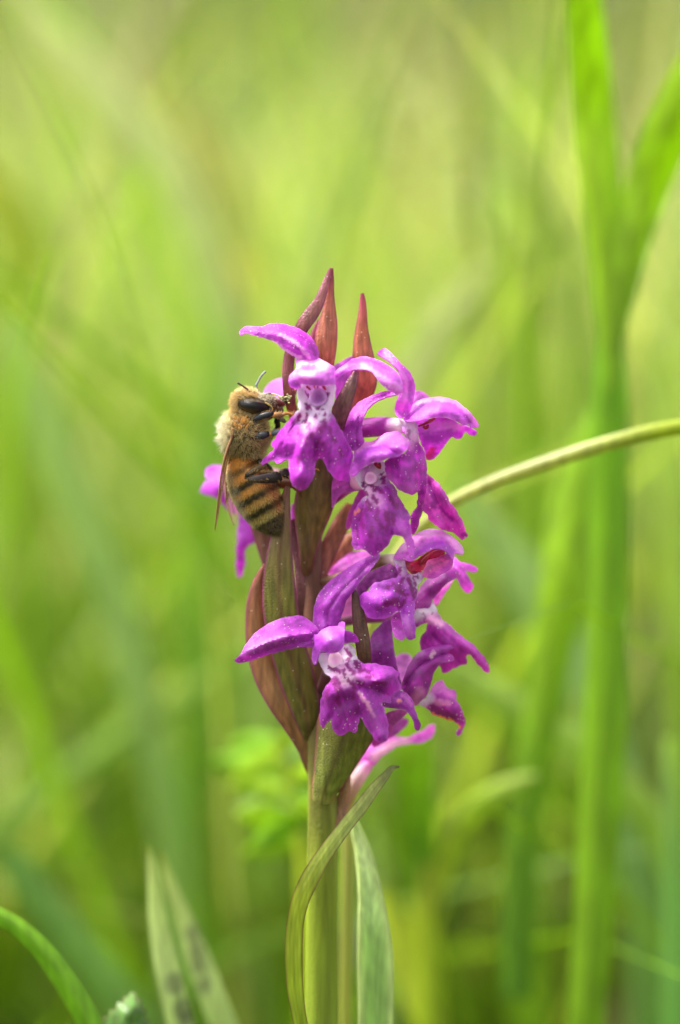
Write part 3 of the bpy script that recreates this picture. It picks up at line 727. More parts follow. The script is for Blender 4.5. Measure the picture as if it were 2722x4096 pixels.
def spotted_leaf(pts, label, spots):
    l = fxx(-.012, .016)
    o = strip('leaf', 'D', pts + [((pts[-1][0] + l[0]) / 2, (pts[-1][1] + l[1]) / 2, (pts[-1][2] + l[2]) / 2, 34), (l[0], l[1], l[2], 26)], M_LEAF, orchid,
              [(0, srgb(150, 165, 60)), (.1, srgb(182, 195, 115)), (.5, srgb(190, 205, 135)), (1, srgb(140, 170, 75))], n=120, m=17, cup=.15, vee=.3, thick=.0005)
    at = o.data.color_attributes['col']; me = o.data
    v = np.empty(len(me.vertices) * 3); me.vertices.foreach_get('co', v); v = v.reshape(-1, 3) + oroot
    rel = v - CAMP; dep = rel @ FWD; k = dep / DIST
    x = (1361 + (rel @ RGT) / k / PX) / 1.736; y = (2048 - (rel @ UP) / k / PX) / 1.736
    c = np.empty(len(v) * 4); at.data.foreach_get('color', c); c = c.reshape(-1, 4)
    for sx, sy, sr in spots:
        f = np.clip(1.4 - np.hypot((x - sx), (y - sy) * .8) / sr, 0, .5)[:, None]
        c[:, :3] = c[:, :3] * (1 - f) + srgb(70, 65, 62) * f
    at.data.foreach_set('color', c.ravel())
    o['label'] = label
spotted_leaf([(340, 1950, -22, 1), (349, 1990, -22, 8), (356, 2050, -22, 13), (366, 2130, -22, 19), (382, 2210, -22, 24), (402, 2300, -22, 28), (425, 2400, -22, 30)], 'pale leaf with dark purple-brown blotches', [(402, 2265, 18), (422, 2325, 18), (430, 2350, 14)])
spotted_leaf([(372, 1960, -30, 1), (395, 2040, -30, 11), (430, 2130, -30, 19), (462, 2220, -30, 25), (492, 2300, -30, 28), (530, 2400, -30, 30)], 'pale green leaf with a row of dark blotches', [(445, 2150, 15), (452, 2190, 14), (458, 2225, 14), (470, 2270, 14)])

# ------------------------------------------------------------------ the flowers
PU = srgb(168, 38, 186); PL = srgb(196, 92, 214); PV = srgb(186, 70, 205); PD = srgb(140, 22, 150); PW = srgb(205, 196, 226); PS = srgb(128, 2, 120); PM = srgb(190, 60, 190); CR = srgb(150, 10, 50)

def flower(ovary, cols=None):
    """ovary: (crop, pts) tube from the stem to the throat; the other organs hang on it"""
    return tube('flower', ovary[0], ovary[1], M_HOOD, orchid, cols or [(0, srgb(120, 80, 80)), (.5, srgb(150, 60, 140)), (1, srgb(205, 160, 205))], n=16, k=14)

def bowl(name, parent, crop, x, y, d, rx, ry, deep, c_rim, c_in, tilt=0.0):
    """the column with its hollow: a rounded rim around a recess"""
    s = CROPS[crop][2]; cx, cy = tp(crop, x, y)
    prof = [(1.12, -.9), (1.15, -.4), (1.08, -.05), (.95, .06), (.82, 0), (.66, -.25), (.45, -.5), (.2, -.62), (.02, -.64)]
    k = 22; an = np.linspace(0, 2 * np.pi, k, endpoint=False)
    V, C = [], []
    for q, h in prof:
        rr = 1 + .06 * np.sin(an * 3 + 1)
        V.append(np.c_[cx + np.cos(an) * rx * s * q * rr, cy + np.sin(an) * ry * s * q * rr, np.full(k, d + h * deep) + np.sin(an) * tilt])
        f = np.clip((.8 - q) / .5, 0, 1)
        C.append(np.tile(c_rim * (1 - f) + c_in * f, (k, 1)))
    F = [(i * k + j, i * k + (j + 1) % k, (i + 1) * k + (j + 1) % k, (i + 1) * k + j) for i in range(len(prof) - 1) for j in range(k)]
    return mesh_obj(name, P(np.vstack(V)), F, M_HOOD, parent, np.vstack(C))

def anther(parent, crop, pts, col=CR):
    for x, y, d, r, x2, y2 in pts:
        tube('anther', crop, [(x, y, d, r), ((x + x2) / 2, (y + y2) / 2, d + .15, r * 1.1), (x2, y2, d, r * .7)], M_HOOD, parent, [(0, col), (1, col)], n=7, k=8)

# --- flower 1: the one the bee clings to
f1 = flower(('A', [(600, 1100, -5, 30), (620, 950, -3, 45), (640, 800, -1, 60), (640, 730, .5, 60)]))
sheet('sepal', 'F', [(1060, 450), (1150, 380), (1270, 310), (1370, 285), (1420, 380), (1390, 520), (1300, 650), (1200, 850), (1110, 930), (1080, 700)], [(1060, 500, -2), (1370, 300, -4.5), (1250, 600, -3), (1110, 900, -2.5)], M_HOOD, f1, srgb(190, 85, 205))
sheet('sepal', 'T', [(745, 885), (745, 810), (715, 740), (655, 670), (560, 612), (460, 582), (370, 570), (300, 580), (250, 600), (180, 600), (110, 595), (60, 620), (45, 650), (50, 676), (85, 662), (150, 668), (230, 692), (330, 722), (390, 760), (440, 805), (530, 862), (590, 880), (660, 890)],
      [(700, 880, 1.5), (745, 820, .2), (600, 870, 2.0), (660, 800, 2.0), (560, 720, 1.6), (440, 660, 1.1), (330, 640, .8), (640, 680, .2), (480, 590, -.6), (370, 575, -.6), (250, 605, -.2), (440, 800, 1.6), (330, 715, 1.2), (200, 640, .6), (50, 655, -.6)],
      M_PETAL, f1, folds=[([(670, 880), (600, 790), (510, 720), (400, 670), (200, 640)], .35, 28), ([(735, 870), (700, 770), (600, 680), (450, 620)], -.35, 24)], base=PU, paints=[(srgb(215, 140, 225), 16, [(670, 880), (600, 790), (510, 720), (400, 670)], .75), (srgb(215, 150, 225), 14, [(590, 872), (520, 850), (440, 800), (340, 720)], .7), (PD, 14, [(720, 860), (690, 770), (600, 690), (480, 630)], .5)], curl=.35)
sheet('sepal', 'G', [(20, 395), (15, 320), (60, 260), (140, 205), (215, 148), (330, 125), (450, 150), (560, 200), (645, 262), (705, 335), (735, 440), (722, 500), (655, 508), (575, 460), (495, 392), (435, 305), (370, 262), (250, 258), (150, 285), (60, 350)],
      [(20, 360, 2.2), (140, 240, 2.5), (215, 150, 1.2), (330, 130, 1.0), (370, 240, 3.0), (450, 160, 1.4), (500, 300, 3.2), (560, 210, 1.8), (640, 400, 3.4), (700, 340, 2.2), (725, 480, 2.6), (655, 505, 3.0)],
      M_HOOD, f1, folds=[([(60, 300), (200, 220), (330, 200), (450, 240), (600, 360), (700, 460)], .3, 30), ([(180, 200), (330, 160), (460, 190), (600, 280)], -.3, 22)], base=PL, paints=[(PU, 26, [(180, 190), (330, 150), (460, 180), (600, 260)], .7), (srgb(225, 160, 235), 30, [(330, 230), (480, 320), (620, 420), (690, 450)], .6)], curl=.3)
sheet('lip', 'F', [(540, 770), (525, 850), (540, 1000), (556, 1085), (505, 1115), (430, 1220), (330, 1330), (210, 1490), (138, 1622), (190, 1650), (100, 1760), (10, 1830), (-24, 1890), (0, 1908), (120, 1852), (180, 1852), (240, 1890), (310, 1852), (400, 1840), (408, 1920), (415, 2050), (430, 2130), (480, 2230), (560, 2285), (640, 2262), (720, 2180), (772, 2050), (790, 1940), (802, 1860), (870, 1800), (930, 1870), (1000, 2010), (1080, 2100), (1180, 2140), (1270, 2165), (1312, 2130), (1300, 1990), (1335, 1860), (1365, 1780), (1330, 1680), (1270, 1560), (1180, 1400), (1100, 1250), (1040, 1135), (1030, 1060), (1072, 950), (1086, 800), (1080, 690), (900, 640), (700, 640), (575, 690)],
      [(700, 660, 1.5), (900, 660, 1.5), (540, 800, 3.4), (1075, 800, 3.4), (830, 880, 1.6), (560, 1060, 3.4), (1030, 1060, 3.4), (800, 1150, 3.2), (430, 1250, 2.3), (200, 1550, .6), (-20, 1890, -.2), (240, 1880, 1.2), (300, 1600, 2.2), (360, 1750, 1.6), (500, 1450, 3.6), (700, 1400, 4.4), (950, 1450, 4.0), (1200, 1450, 2.8), (1350, 1780, 1.6), (1280, 2140, 2.2), (1100, 1750, 3.6), (1180, 1950, 3.0), (870, 1780, 3.2), (600, 1700, 5.0), (600, 1980, 4.6), (600, 2120, 4.9), (600, 2230, 4.0), (420, 1950, 3.2), (785, 1950, 3.4), (400, 1780, 2.4)],
      M_PETAL, f1, folds=[([(700, 1350), (610, 1600), (600, 2000)], .35, 70), ([(430, 1830), (560, 1500)], -.5, 45), ([(800, 1850), (780, 1550)], -.5, 45), ([(560, 1100), (330, 1500), (120, 1780)], .4, 50), ([(480, 1300), (300, 1600)], -.4, 40), ([(1000, 1150), (1120, 1500), (1230, 1900)], .35, 60)], base=srgb(172, 45, 192), wrinkle=.14, wsc=70, curl=.4, paints=[(PW, 210, [(690, 720), (800, 940), (920, 720)], .92), (PW, 130, [(560, 800), (580, 1100), (650, 1200), (850, 1200), (1010, 1040), (1060, 760)], .9), (srgb(215, 160, 225), 60, [(620, 1150), (650, 1400)], .5), (srgb(210, 150, 222), 60, [(790, 1250), (770, 1400)], .5), (srgb(150, 25, 165), 75, [(840, 1380), (760, 1650), (900, 1620)], .55), (srgb(150, 25, 165), 45, [(1040, 1150), (1180, 1500), (1260, 1700)], .5), (srgb(150, 25, 165), 50, [(250, 1480), (420, 1330), (540, 1170)], .55)] +
      [(PS, r * 1.15, pl, .8) for r, pl in [(24, [(640, 1520), (660, 1620)]), (24, [(1000, 1350), (1040, 1480), (1100, 1560)]), (24, [(860, 1500), (820, 1600)]), (22, [(420, 1480), (470, 1400)]), (22, [(1150, 1650), (1190, 1760)]), (20, [(560, 1800), (550, 1880)])]] + [(PS, r * 1.15, pl, .95) for r, pl in [(20, [(630, 810), (690, 890)]), (14, [(990, 860), (955, 920)]), (26, [(660, 1000), (675, 1060)]), (18, [(700, 1030), (735, 1075)]), (14, [(810, 1080), (870, 1045)]), (16, [(935, 1000)]), (20, [(910, 1085)]), (20, [(555, 1150), (545, 1230)]), (20, [(675, 1150), (670, 1200)]), (26, [(795, 1190)]), (18, [(860, 1160)]), (28, [(940, 1165)]), (22, [(655, 1245), (620, 1275)]), (28, [(715, 1290), (690, 1360)]), (42, [(920, 1270), (930, 1310)]), (50, [(850, 1370), (880, 1400)]), (24, [(560, 1350), (540, 1420)]), (26, [(740, 1450), (730, 1500)]), (30, [(910, 1590)])]])
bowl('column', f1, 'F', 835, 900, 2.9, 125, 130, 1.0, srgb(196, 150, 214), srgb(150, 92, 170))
anther(f1, 'F', [(668, 735, 3.3, 18, 720, 780), (910, 725, 3.3, 20, 950, 785), (780, 730, 3.4, 14, 790, 760), (830, 730, 3.4, 12, 825, 755)], srgb(165, 25, 75))
sheet('hood', 'F', [(500, 325), (620, 318), (740, 312), (845, 322), (950, 370), (1060, 440), (1095, 490), (1085, 620), (1085, 700), (1050, 705), (900, 715), (760, 712), (640, 690), (580, 690), (578, 745), (545, 772), (500, 765), (420, 735), (398, 660), (430, 560), (500, 490), (520, 420)],
      [(500, 330, .8), (840, 325, .8), (1080, 480, 1.6), (620, 420, 3.4), (900, 450, 3.6), (700, 400, 2.6), (680, 480, 4.0), (750, 600, 5.6), (600, 600, 5.0), (420, 660, 3.2), (470, 750, 2.8), (575, 740, 3.0), (1070, 690, 3.2), (900, 640, 5.4), (900, 705, 4.8), (700, 690, 4.8)],
      M_HOOD, f1, folds=[([(520, 470), (680, 480), (860, 470)], -.5, 55), ([(600, 570), (760, 560)], .4, 60), ([(860, 480), (980, 600)], -.3, 40)], base=srgb(205, 118, 222), wrinkle=.22, wsc=55, curl=.5, paints=[(srgb(232, 190, 240), 80, [(600, 360), (760, 360), (930, 440)], .6), (srgb(230, 185, 238), 60, [(620, 560), (740, 540)], .6), (srgb(175, 70, 205), 45, [(620, 460), (740, 470)], .6), (srgb(165, 60, 200), 60, [(430, 660), (520, 720)], .55), (srgb(180, 80, 205), 45, [(640, 680), (880, 670), (1050, 660)], .6)])  # pale hood colour and top patches put the light from above into the paint

# --- flower 2: upper right, facing away to the right
f2 = flower(('G', [(-250, 1050, -5, 40), (100, 930, -4, 70), (330, 870, -2.5, 100), (560, 850, -1, 100), (720, 850, 0, 80)]), [(0, srgb(130, 70, 90)), (.4, srgb(150, 40, 150)), (.8, srgb(165, 50, 170)), (1, srgb(220, 190, 220))])
sheet('petal', 'G', [(870, 800), (1000, 778), (1130, 755), (1250, 780), (1350, 835), (1440, 860), (1510, 905), (1492, 942), (1425, 932), (1388, 900), (1340, 975), (1290, 978), (1240, 960), (1180, 1040), (1090, 1160), (1030, 1200), (980, 1185), (960, 1090), (930, 1030), (900, 930)],
      [(900, 900, -1), (1000, 800, -1.4), (1130, 850, -.6), (1300, 880, -1.2), (1500, 920, -2.2), (1100, 980, -1), (1330, 970, -2.2), (1050, 1170, -2.8)], M_HOOD, f2, PV, paints=[(srgb(215, 130, 225), 60, [(1000, 850), (1180, 820), (1330, 850)], .7), (PU, 50, [(1000, 980), (1200, 930), (1330, 940)], .7), (srgb(170, 40, 90), 30, [(1040, 1090), (1010, 1170)], .7)])
sheet('petal', 'G', [(820, 620), (850, 500), (900, 480), (960, 500), (1010, 550), (960, 620), (880, 660)], [(840, 600, -3.5), (900, 490, -4), (1000, 550, -4)], M_HOOD, f2, srgb(200, 110, 210))
sheet('lip', 'G', [(690, 770), (760, 790), (820, 800), (890, 840), (900, 1000), (940, 1080), (970, 1170), (982, 1280), (986, 1420), (965, 1620), (920, 1800), (880, 1930), (842, 1985), (815, 1900), (830, 1770), (885, 1690), (900, 1600), (890, 1540), (820, 1560), (720, 1522), (640, 1450), (580, 1380), (552, 1300), (560, 1220), (610, 1175), (690, 1165), (775, 1110), (798, 1000), (765, 950), (720, 860)],
      [(720, 800, .2), (880, 860, -.2), (830, 950, .8), (900, 1030, .2), (800, 1100, 1.6), (600, 1200, 1.4), (560, 1300, 1.0), (720, 1300, 2.4), (880, 1250, 1.8), (980, 1300, -.6), (960, 1600, -1.4), (700, 1480, 1.8), (820, 1545, 1.5), (900, 1450, .8), (900, 1800, -1.6), (840, 1970, -1.8)],
      M_PETAL, f2, folds=[([(850, 900), (860, 1150), (880, 1400), (900, 1550)], -.4, 40), ([(700, 1200), (760, 1450)], .3, 60)], base=srgb(175, 42, 190), paints=[(PW, 70, [(740, 800), (830, 830), (840, 960)], .95), (srgb(215, 150, 225), 40, [(845, 960), (840, 1080)], .7), (PS, 16, [(795, 900), (790, 980)], .7), (PD, 40, [(880, 1040), (850, 1150), (760, 1180)], .6), (PD, 40, [(620, 1220), (760, 1320), (900, 1260)], .45), (srgb(205, 110, 220), 50, [(580, 1370), (700, 1490), (860, 1500)], .6), (srgb(135, 15, 125), 55, [(900, 1560), (880, 1900)], .5)], wrinkle=.16, wsc=60)
sheet('lip_lobe', 'G', [(985, 1350), (1060, 1400), (1150, 1500), (1230, 1640), (1310, 1750), (1362, 1850), (1402, 1960), (1412, 1995), (1352, 2038), (1310, 1992), (1270, 1958), (1190, 1942), (1090, 1890), (1020, 1830), (990, 1770), (940, 1720), (955, 1650), (980, 1500)],
      [(985, 1400, -1.5), (960, 1700, -1.2), (1100, 1560, -.8), (1100, 1800, -1.6), (1230, 1700, -1), (1380, 1980, -2.4), (1200, 1940, -2.4), (1340, 1850, -1.6)], M_PETAL, f2, folds=[([(1020, 1450), (1130, 1690), (1260, 1840)], -.45, 35), ([(1100, 1480), (1250, 1720), (1370, 1950)], .3, 30)], base=PM, paints=[(PD, 30, [(1020, 1480), (1080, 1620), (1060, 1680)], .7), (srgb(140, 20, 150), 22, [(1130, 1700), (1250, 1830)], .7), (srgb(140, 20, 150), 30, [(1380, 1980)], .7), (srgb(200, 105, 215), 40, [(1080, 1760), (1140, 1880)], .6)])
tube('anther_cap', 'G', [(905, 845, .3, 12), (960, 825, .5, 14), (1030, 790, .6, 18), (1070, 770, .4, 14)], M_HOOD, f2, [(0, CR), (1, srgb(190, 70, 110))], n=10, k=8)
tube('anther', 'G', [(955, 855, .9, 18), (985, 862, 1.0, 20), (1000, 840, .9, 14)], M_HOOD, f2, [(0, CR), (1, CR)], n=8, k=10)
sheet('hood', 'G', [(745, 770), (775, 700), (830, 640), (900, 590), (1000, 556), (1100, 550), (1200, 560), (1300, 595), (1380, 658), (1450, 720), (1500, 790), (1527, 840), (1510, 866), (1450, 870), (1438, 832), (1370, 842), (1320, 810), (1250, 775), (1150, 755), (1050, 762), (960, 782), (860, 802), (780, 802)],
      [(750, 780, .4), (900, 600, -1.2), (1100, 555, -1.6), (1300, 600, -1.6), (1500, 800, -1.4), (1000, 640, .8), (1150, 620, .9), (1300, 690, .8), (1420, 790, .2), (870, 790, 1.8), (1050, 750, 1.8), (1250, 765, 1.4), (1370, 835, .6), (1440, 770, .0)],
      M_HOOD, f2, folds=[([(790, 760), (880, 670), (1080, 605), (1250, 635), (1370, 725), (1430, 810)], -.5, 34)], base=srgb(190, 72, 208), curl=.3, paints=[(srgb(212, 125, 222), 36, [(800, 690), (900, 615), (1050, 575), (1200, 580), (1320, 630), (1420, 710), (1500, 820)], .8), (PU, 20, [(880, 660), (1080, 605), (1250, 630), (1370, 720), (1420, 800)], .7)])  # upper band painted paler, standing for light falling on the hood's top
sheet('sepal', 'G', [(466, 92), (500, 52), (552, 38), (605, 72), (680, 155), (725, 200), (795, 270), (842, 350), (862, 430), (852, 540), (822, 660), (780, 742), (700, 760), (658, 712), (658, 640), (690, 540), (722, 440), (715, 350), (690, 272), (640, 220), (560, 152), (485, 108)],
      [(470, 92, -.5), (550, 45, -1), (620, 140, 0), (740, 250, .2), (690, 275, .7), (830, 400, -.4), (760, 400, .9), (720, 420, .6), (850, 540, -.6), (740, 600, .9), (665, 680, .2), (800, 690, .0), (720, 750, .6)], M_PETAL, f2, folds=[([(520, 80), (680, 200), (770, 340), (790, 500), (740, 700)], -.35, 36)], base=PV, paints=[(srgb(212, 125, 222), 40, [(560, 90), (700, 240), (770, 360), (770, 500), (720, 660)], .55), (PU, 14, [(600, 90), (760, 280), (820, 420), (800, 600)], .5)])

# --- flower 3: centre
f3 = flower(('G', [(-180, 1750, -6, 40), (20, 1600, -5, 60), (160, 1480, -3.5, 75), (300, 1420, -1.5, 90), (400, 1400, -.8, 90)]), [(0, srgb(150, 95, 90)), (.4, srgb(165, 55, 160)), (1, srgb(225, 195, 225))])
sheet('sepal', 'G', [(695, 512), (640, 480), (590, 478), (500, 498), (400, 540), (300, 590), (220, 662), (160, 760), (118, 865), (130, 980), (170, 1042), (222, 1110), (335, 1015), (312, 940), (312, 850), (332, 750), (382, 660), (452, 600), (560, 550), (680, 522)],
      [(690, 515, -1), (590, 500, -1.2), (500, 540, -.5), (400, 600, 0), (300, 600, -.8), (330, 700, .8), (220, 670, -.6), (240, 820, 1.2), (125, 870, -.6), (310, 850, .4), (240, 980, 1.0), (220, 1100, .6)], M_PETAL, f3, folds=[([(600, 510), (420, 590), (300, 720), (250, 900), (260, 1060)], -.35, 30)], base=srgb(165, 40, 182), paints=[(PD, 14, [(570, 520), (400, 600), (290, 720), (250, 900), (260, 1050)], .5), (srgb(190, 80, 205), 20, [(560, 495), (380, 570), (230, 700)], .5)])
sheet('sepal', 'G', [(0, 1420), (60, 1400), (160, 1400), (240, 1430), (300, 1500), (230, 1530), (120, 1540), (60, 1600), (0, 1700)], [(0, 1500, -2.5), (160, 1450, -1.6), (290, 1490, -1.8)], M_HOOD, f3, srgb(185, 65, 190))
sheet('sepal', 'G', [(300, 1500), (360, 1560), (300, 1650), (240, 1760), (200, 1900), (160, 1920), (140, 1880), (170, 1760), (230, 1620)], [(330, 1540, -3), (220, 1720, -3), (160, 1900, -3.6)], M_HOOD, f3, srgb(180, 60, 180))
sheet('lip', 'G', [(235, 1340), (320, 1290), (450, 1225), (545, 1225), (556, 1310), (600, 1420), (660, 1510), (700, 1610), (760, 1700), (812, 1800), (802, 1870), (830, 1990), (862, 2110), (850, 2220), (815, 2236), (795, 2160), (760, 2050), (705, 1990), (645, 1985), (600, 2060), (550, 2120), (480, 2182), (410, 2192), (350, 2150), (310, 2125), (240, 2146), (213, 2090), (208, 1980), (204, 1850), (230, 1740), (280, 1650), (352, 1565), (300, 1490), (248, 1420)],
      [(250, 1380, 1.2), (450, 1260, 1.0), (545, 1260, .8), (420, 1400, -.2), (330, 1500, 1.4), (600, 1430, .8), (480, 1520, 2.0), (360, 1580, 1.6), (760, 1720, -.4), (640, 1700, 1.6), (480, 1800, 2.8), (250, 1750, 1.4), (210, 1950, .6), (400, 2000, 2.8), (260, 2130, 1.2), (480, 2170, 2.0), (620, 2010, 2.4), (700, 1900, 2.4), (790, 2000, 2.2), (830, 2200, 2.6)],
      M_PETAL, f3, folds=[([(600, 1500), (680, 1750), (800, 2050)], .3, 40), ([(360, 1600), (300, 1850), (280, 2100)], -.35, 45), ([(500, 1600), (480, 1900), (440, 2150)], .3, 60), ([(620, 1650), (620, 1980)], -.35, 40)], base=srgb(160, 38, 178), wrinkle=.16, wsc=70, paints=[(PW, 120, [(260, 1380), (330, 1500), (460, 1360), (540, 1280)], .93), (srgb(215, 165, 222), 60, [(400, 1520), (480, 1640)], .8), (srgb(190, 100, 205), 55, [(500, 1560), (540, 1700)], .5), (srgb(190, 90, 205), 45, [(700, 1850), (800, 2050), (830, 2200)], .6), (PD, 55, [(450, 1850), (400, 2060)], .4), (srgb(215, 130, 110), 18, [(240, 1745), (275, 1735)], .8)] +
      [(PS, r * 1.15, pl, .75) for r, pl in [(20, [(330, 1720), (300, 1820), (330, 1900)]), (20, [(480, 1720), (470, 1820), (510, 1900)]), (18, [(420, 1900), (400, 2000)]), (18, [(560, 1940), (590, 1860)]), (16, [(260, 1900), (270, 2000)])]] + [(PS, r * 1.15, pl, .95) for r, pl in [(14, [(320, 1450), (345, 1540), (375, 1560)]), (14, [(380, 1460), (430, 1490)]), (20, [(470, 1500), (520, 1540)]), (22, [(430, 1590), (470, 1640)]), (18, [(445, 1530)]), (22, [(530, 1400), (535, 1440)]), (16, [(565, 1490)]), (22, [(600, 1600), (660, 1680)]), (18, [(520, 1350)]), (22, [(400, 1720), (370, 1640)]), (24, [(560, 1760), (580, 1840)]), (20, [(640, 1780), (640, 1880)])]])
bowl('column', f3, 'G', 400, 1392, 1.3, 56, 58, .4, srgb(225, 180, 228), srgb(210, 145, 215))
anther(f3, 'G', [(450, 1235, 1.9, 20, 490, 1285), (495, 1240, 1.9, 16, 500, 1290)])
sheet('hood', 'G', [(228, 1195), (232, 1120), (270, 1060), (340, 1020), (430, 1008), (500, 960), (580, 922), (680, 908), (745, 958), (802, 990), (804, 1040), (762, 1110), (690, 1165), (600, 1178), (520, 1208), (450, 1222), (380, 1250), (310, 1292), (260, 1345), (210, 1378), (176, 1335), (190, 1260)],
      [(230, 1130, .4), (340, 1025, .2), (430, 1020, 0.4), (580, 930, .8), (690, 915, 1.4), (800, 1010, 2.4), (720, 1080, 3.8), (560, 1080, 3.4), (400, 1120, 2.8), (450, 1060, 2.0), (290, 1200, 2.2), (200, 1350, 1.6), (310, 1280, 2.4), (500, 1200, 3.2), (690, 1150, 3.6)],
      M_HOOD, f3, folds=[([(240, 1230), (340, 1100), (470, 1055), (600, 1100), (700, 1130)], -.6, 36)], base=srgb(190, 80, 210), wrinkle=.18, wsc=60, curl=.35, paints=[(srgb(225, 150, 228), 45, [(280, 1080), (400, 1030), (520, 1000), (650, 960), (760, 1000)], .75), (srgb(165, 55, 195), 40, [(260, 1180), (400, 1080), (520, 1080), (640, 1140)], .6)])  # pale top band is light from above painted into the colour

# --- flower 4: right, looking into a crimson throat
f4 = flower(('H', [(-300, 700, -6, 40), (0, 640, -5, 60), (250, 520, -3.5, 70), (420, 470, -2.5, 60), (560, 480, -1, 70)]), [(0, srgb(130, 90, 70)), (.5, srgb(150, 100, 100)), (.75, srgb(130, 105, 75)), (1, srgb(225, 195, 225))])
sheet('sepal', 'H', [(120, 830), (130, 740), (260, 600), (400, 535), (505, 505), (570, 600), (545, 655), (400, 705), (285, 735), (200, 830), (100, 900)], [(130, 800, -3), (300, 620, -1.6), (500, 530, -1.2), (540, 640, -1), (280, 730, -1.8)], M_HOOD, f4, srgb(158, 58, 165), mott=.2)
sheet('throat', 'H', [(625, 470), (720, 480), (830, 410), (900, 365), (1000, 350), (1050, 385), (1010, 440), (900, 480), (845, 540), (790, 610), (730, 625), (680, 600), (640, 545)], [(640, 500, -1.6), (850, 430, -1.8), (1030, 380, -1.6), (740, 610, -1.0), (780, 520, -2.0)], M_HOOD, f4, srgb(165, 18, 70), paints=[(srgb(215, 90, 150), 30, [(900, 400), (1000, 390)], .7), (srgb(90, 8, 30), 26, [(660, 500)], .7), (srgb(110, 15, 30), 24, [(790, 515)], .8), (srgb(80, 6, 40), 14, [(720, 600), (760, 605)], .8)])
tube('anther', 'H', [(800, 510, -.9, 16), (840, 460, -.7, 20), (890, 415, -.7, 14)], M_HOOD, f4, [(0, srgb(140, 20, 40)), (1, srgb(200, 80, 110))], n=8, k=8)
tube('anther', 'H', [(900, 430, -.8, 24), (960, 400, -.6, 34), (1020, 385, -.7, 24)], M_HOOD, f4, [(0, srgb(190, 40, 100)), (1, srgb(205, 70, 140))], n=8, k=10)
sheet('petal', 'H', [(870, 480), (950, 455), (1050, 410), (1110, 420), (1135, 490), (1105, 560), (1020, 612), (940, 658), (840, 655), (815, 615), (842, 545)], [(870, 500, -1.2), (1050, 420, -1.4), (1130, 500, -.4), (950, 560, 0), (940, 650, .4), (830, 630, -.2)], M_HOOD, f4, srgb(208, 95, 190), paints=[(srgb(185, 55, 190), 30, [(1080, 430), (1120, 500), (1020, 610), (900, 650)], .7)])
sheet('lip', 'H', [(508, 460), (560, 470), (622, 475), (640, 575), (700, 625), (770, 610), (822, 600), (822, 660), (772, 720), (745, 850), (730, 930), (722, 1050), (740, 1250), (738, 1285), (680, 1298), (642, 1282), (620, 1200), (590, 1090), (562, 1000), (480, 1050), (380, 1086), (300, 1082), (232, 1052), (200, 990), (148, 905), (165, 840), (240, 800), (300, 722), (400, 690), (545, 652), (562, 590), (530, 540)],
      [(515, 465, .2), (620, 480, -.2), (700, 630, -.4), (815, 620, -.3), (760, 720, -.2), (580, 560, .8), (640, 700, 1.8), (735, 900, .2), (560, 680, 1.6), (400, 720, .8), (170, 900, .4), (300, 900, 1.8), (480, 850, 2.4), (380, 1070, 1.2), (600, 1000, 2.0), (680, 1100, 2.0), (700, 1280, 1.4)],
      M_PETAL, f4, folds=[([(600, 600), (500, 800), (350, 950)], .3, 40), ([(600, 1000), (620, 800), (640, 650)], -.4, 35), ([(690, 720), (670, 1000), (690, 1250)], .3, 35), ([(300, 780), (450, 800), (560, 700)], -.25, 30)], base=srgb(168, 48, 195), wrinkle=.16, wsc=60, paints=[(PW, 40, [(520, 480), (590, 500), (600, 600)], .95), (PW, 50, [(700, 660), (780, 640), (750, 740)], .85), (srgb(200, 130, 220), 35, [(600, 620), (660, 740)], .6), (srgb(205, 120, 225), 35, [(640, 1080), (690, 1240)], .7), (srgb(190, 85, 215), 50, [(230, 880), (330, 830)], .5)] +
      [(PS, r * 1.15, pl, .95) for r, pl in [(16, [(575, 560), (570, 620)]), (18, [(600, 680), (560, 750)]), (16, [(660, 680), (700, 780), (720, 880)]), (14, [(700, 660), (745, 650)]), (22, [(540, 780), (640, 840)]), (28, [(430, 930), (540, 900)]), (18, [(440, 770), (520, 720)]), (14, [(725, 700), (745, 790)]), (20, [(620, 900), (560, 960)])]])
sheet('lip_lobe', 'H', [(500, 1065), (570, 1010), (600, 1130), (626, 1250), (622, 1295), (580, 1312), (530, 1282), (500, 1200), (485, 1140)], [(510, 1080, .4), (590, 1100, .8), (560, 1180, .2), (600, 1290, .6)], M_PETAL, f4, PV)
sheet('hood', 'H', [(518, 440), (560, 360), (640, 280), (720, 225), (800, 175), (900, 150), (1000, 160), (1060, 190), (1130, 240), (1210, 310), (1242, 390), (1222, 417), (1145, 402), (1130, 480), (1105, 440), (1040, 372), (960, 352), (860, 385), (770, 436), (700, 482), (620, 472), (550, 468)],
      [(520, 440, 0), (640, 290, -1), (800, 180, -1.8), (1000, 165, -2), (1200, 320, -1.8), (1235, 400, -1.4), (620, 440, 1.2), (760, 300, .6), (900, 250, .4), (700, 470, 1.8), (860, 370, 1.7), (980, 340, 1.5), (1060, 280, .5), (1120, 440, .4)],
      M_HOOD, f4, folds=[([(640, 430), (760, 320), (900, 265), (1040, 260), (1110, 330)], -.6, 34)], base=srgb(192, 75, 205), curl=.3, paints=[(srgb(222, 150, 225), 50, [(620, 350), (760, 240), (900, 190), (1020, 200)], .7), (srgb(230, 170, 235), 45, [(1080, 230), (1180, 320), (1220, 390)], .7), (srgb(160, 45, 190), 40, [(740, 420), (880, 330), (1020, 310), (1100, 400)], .7)])  # paler along the top, overhead light put into the hood colour

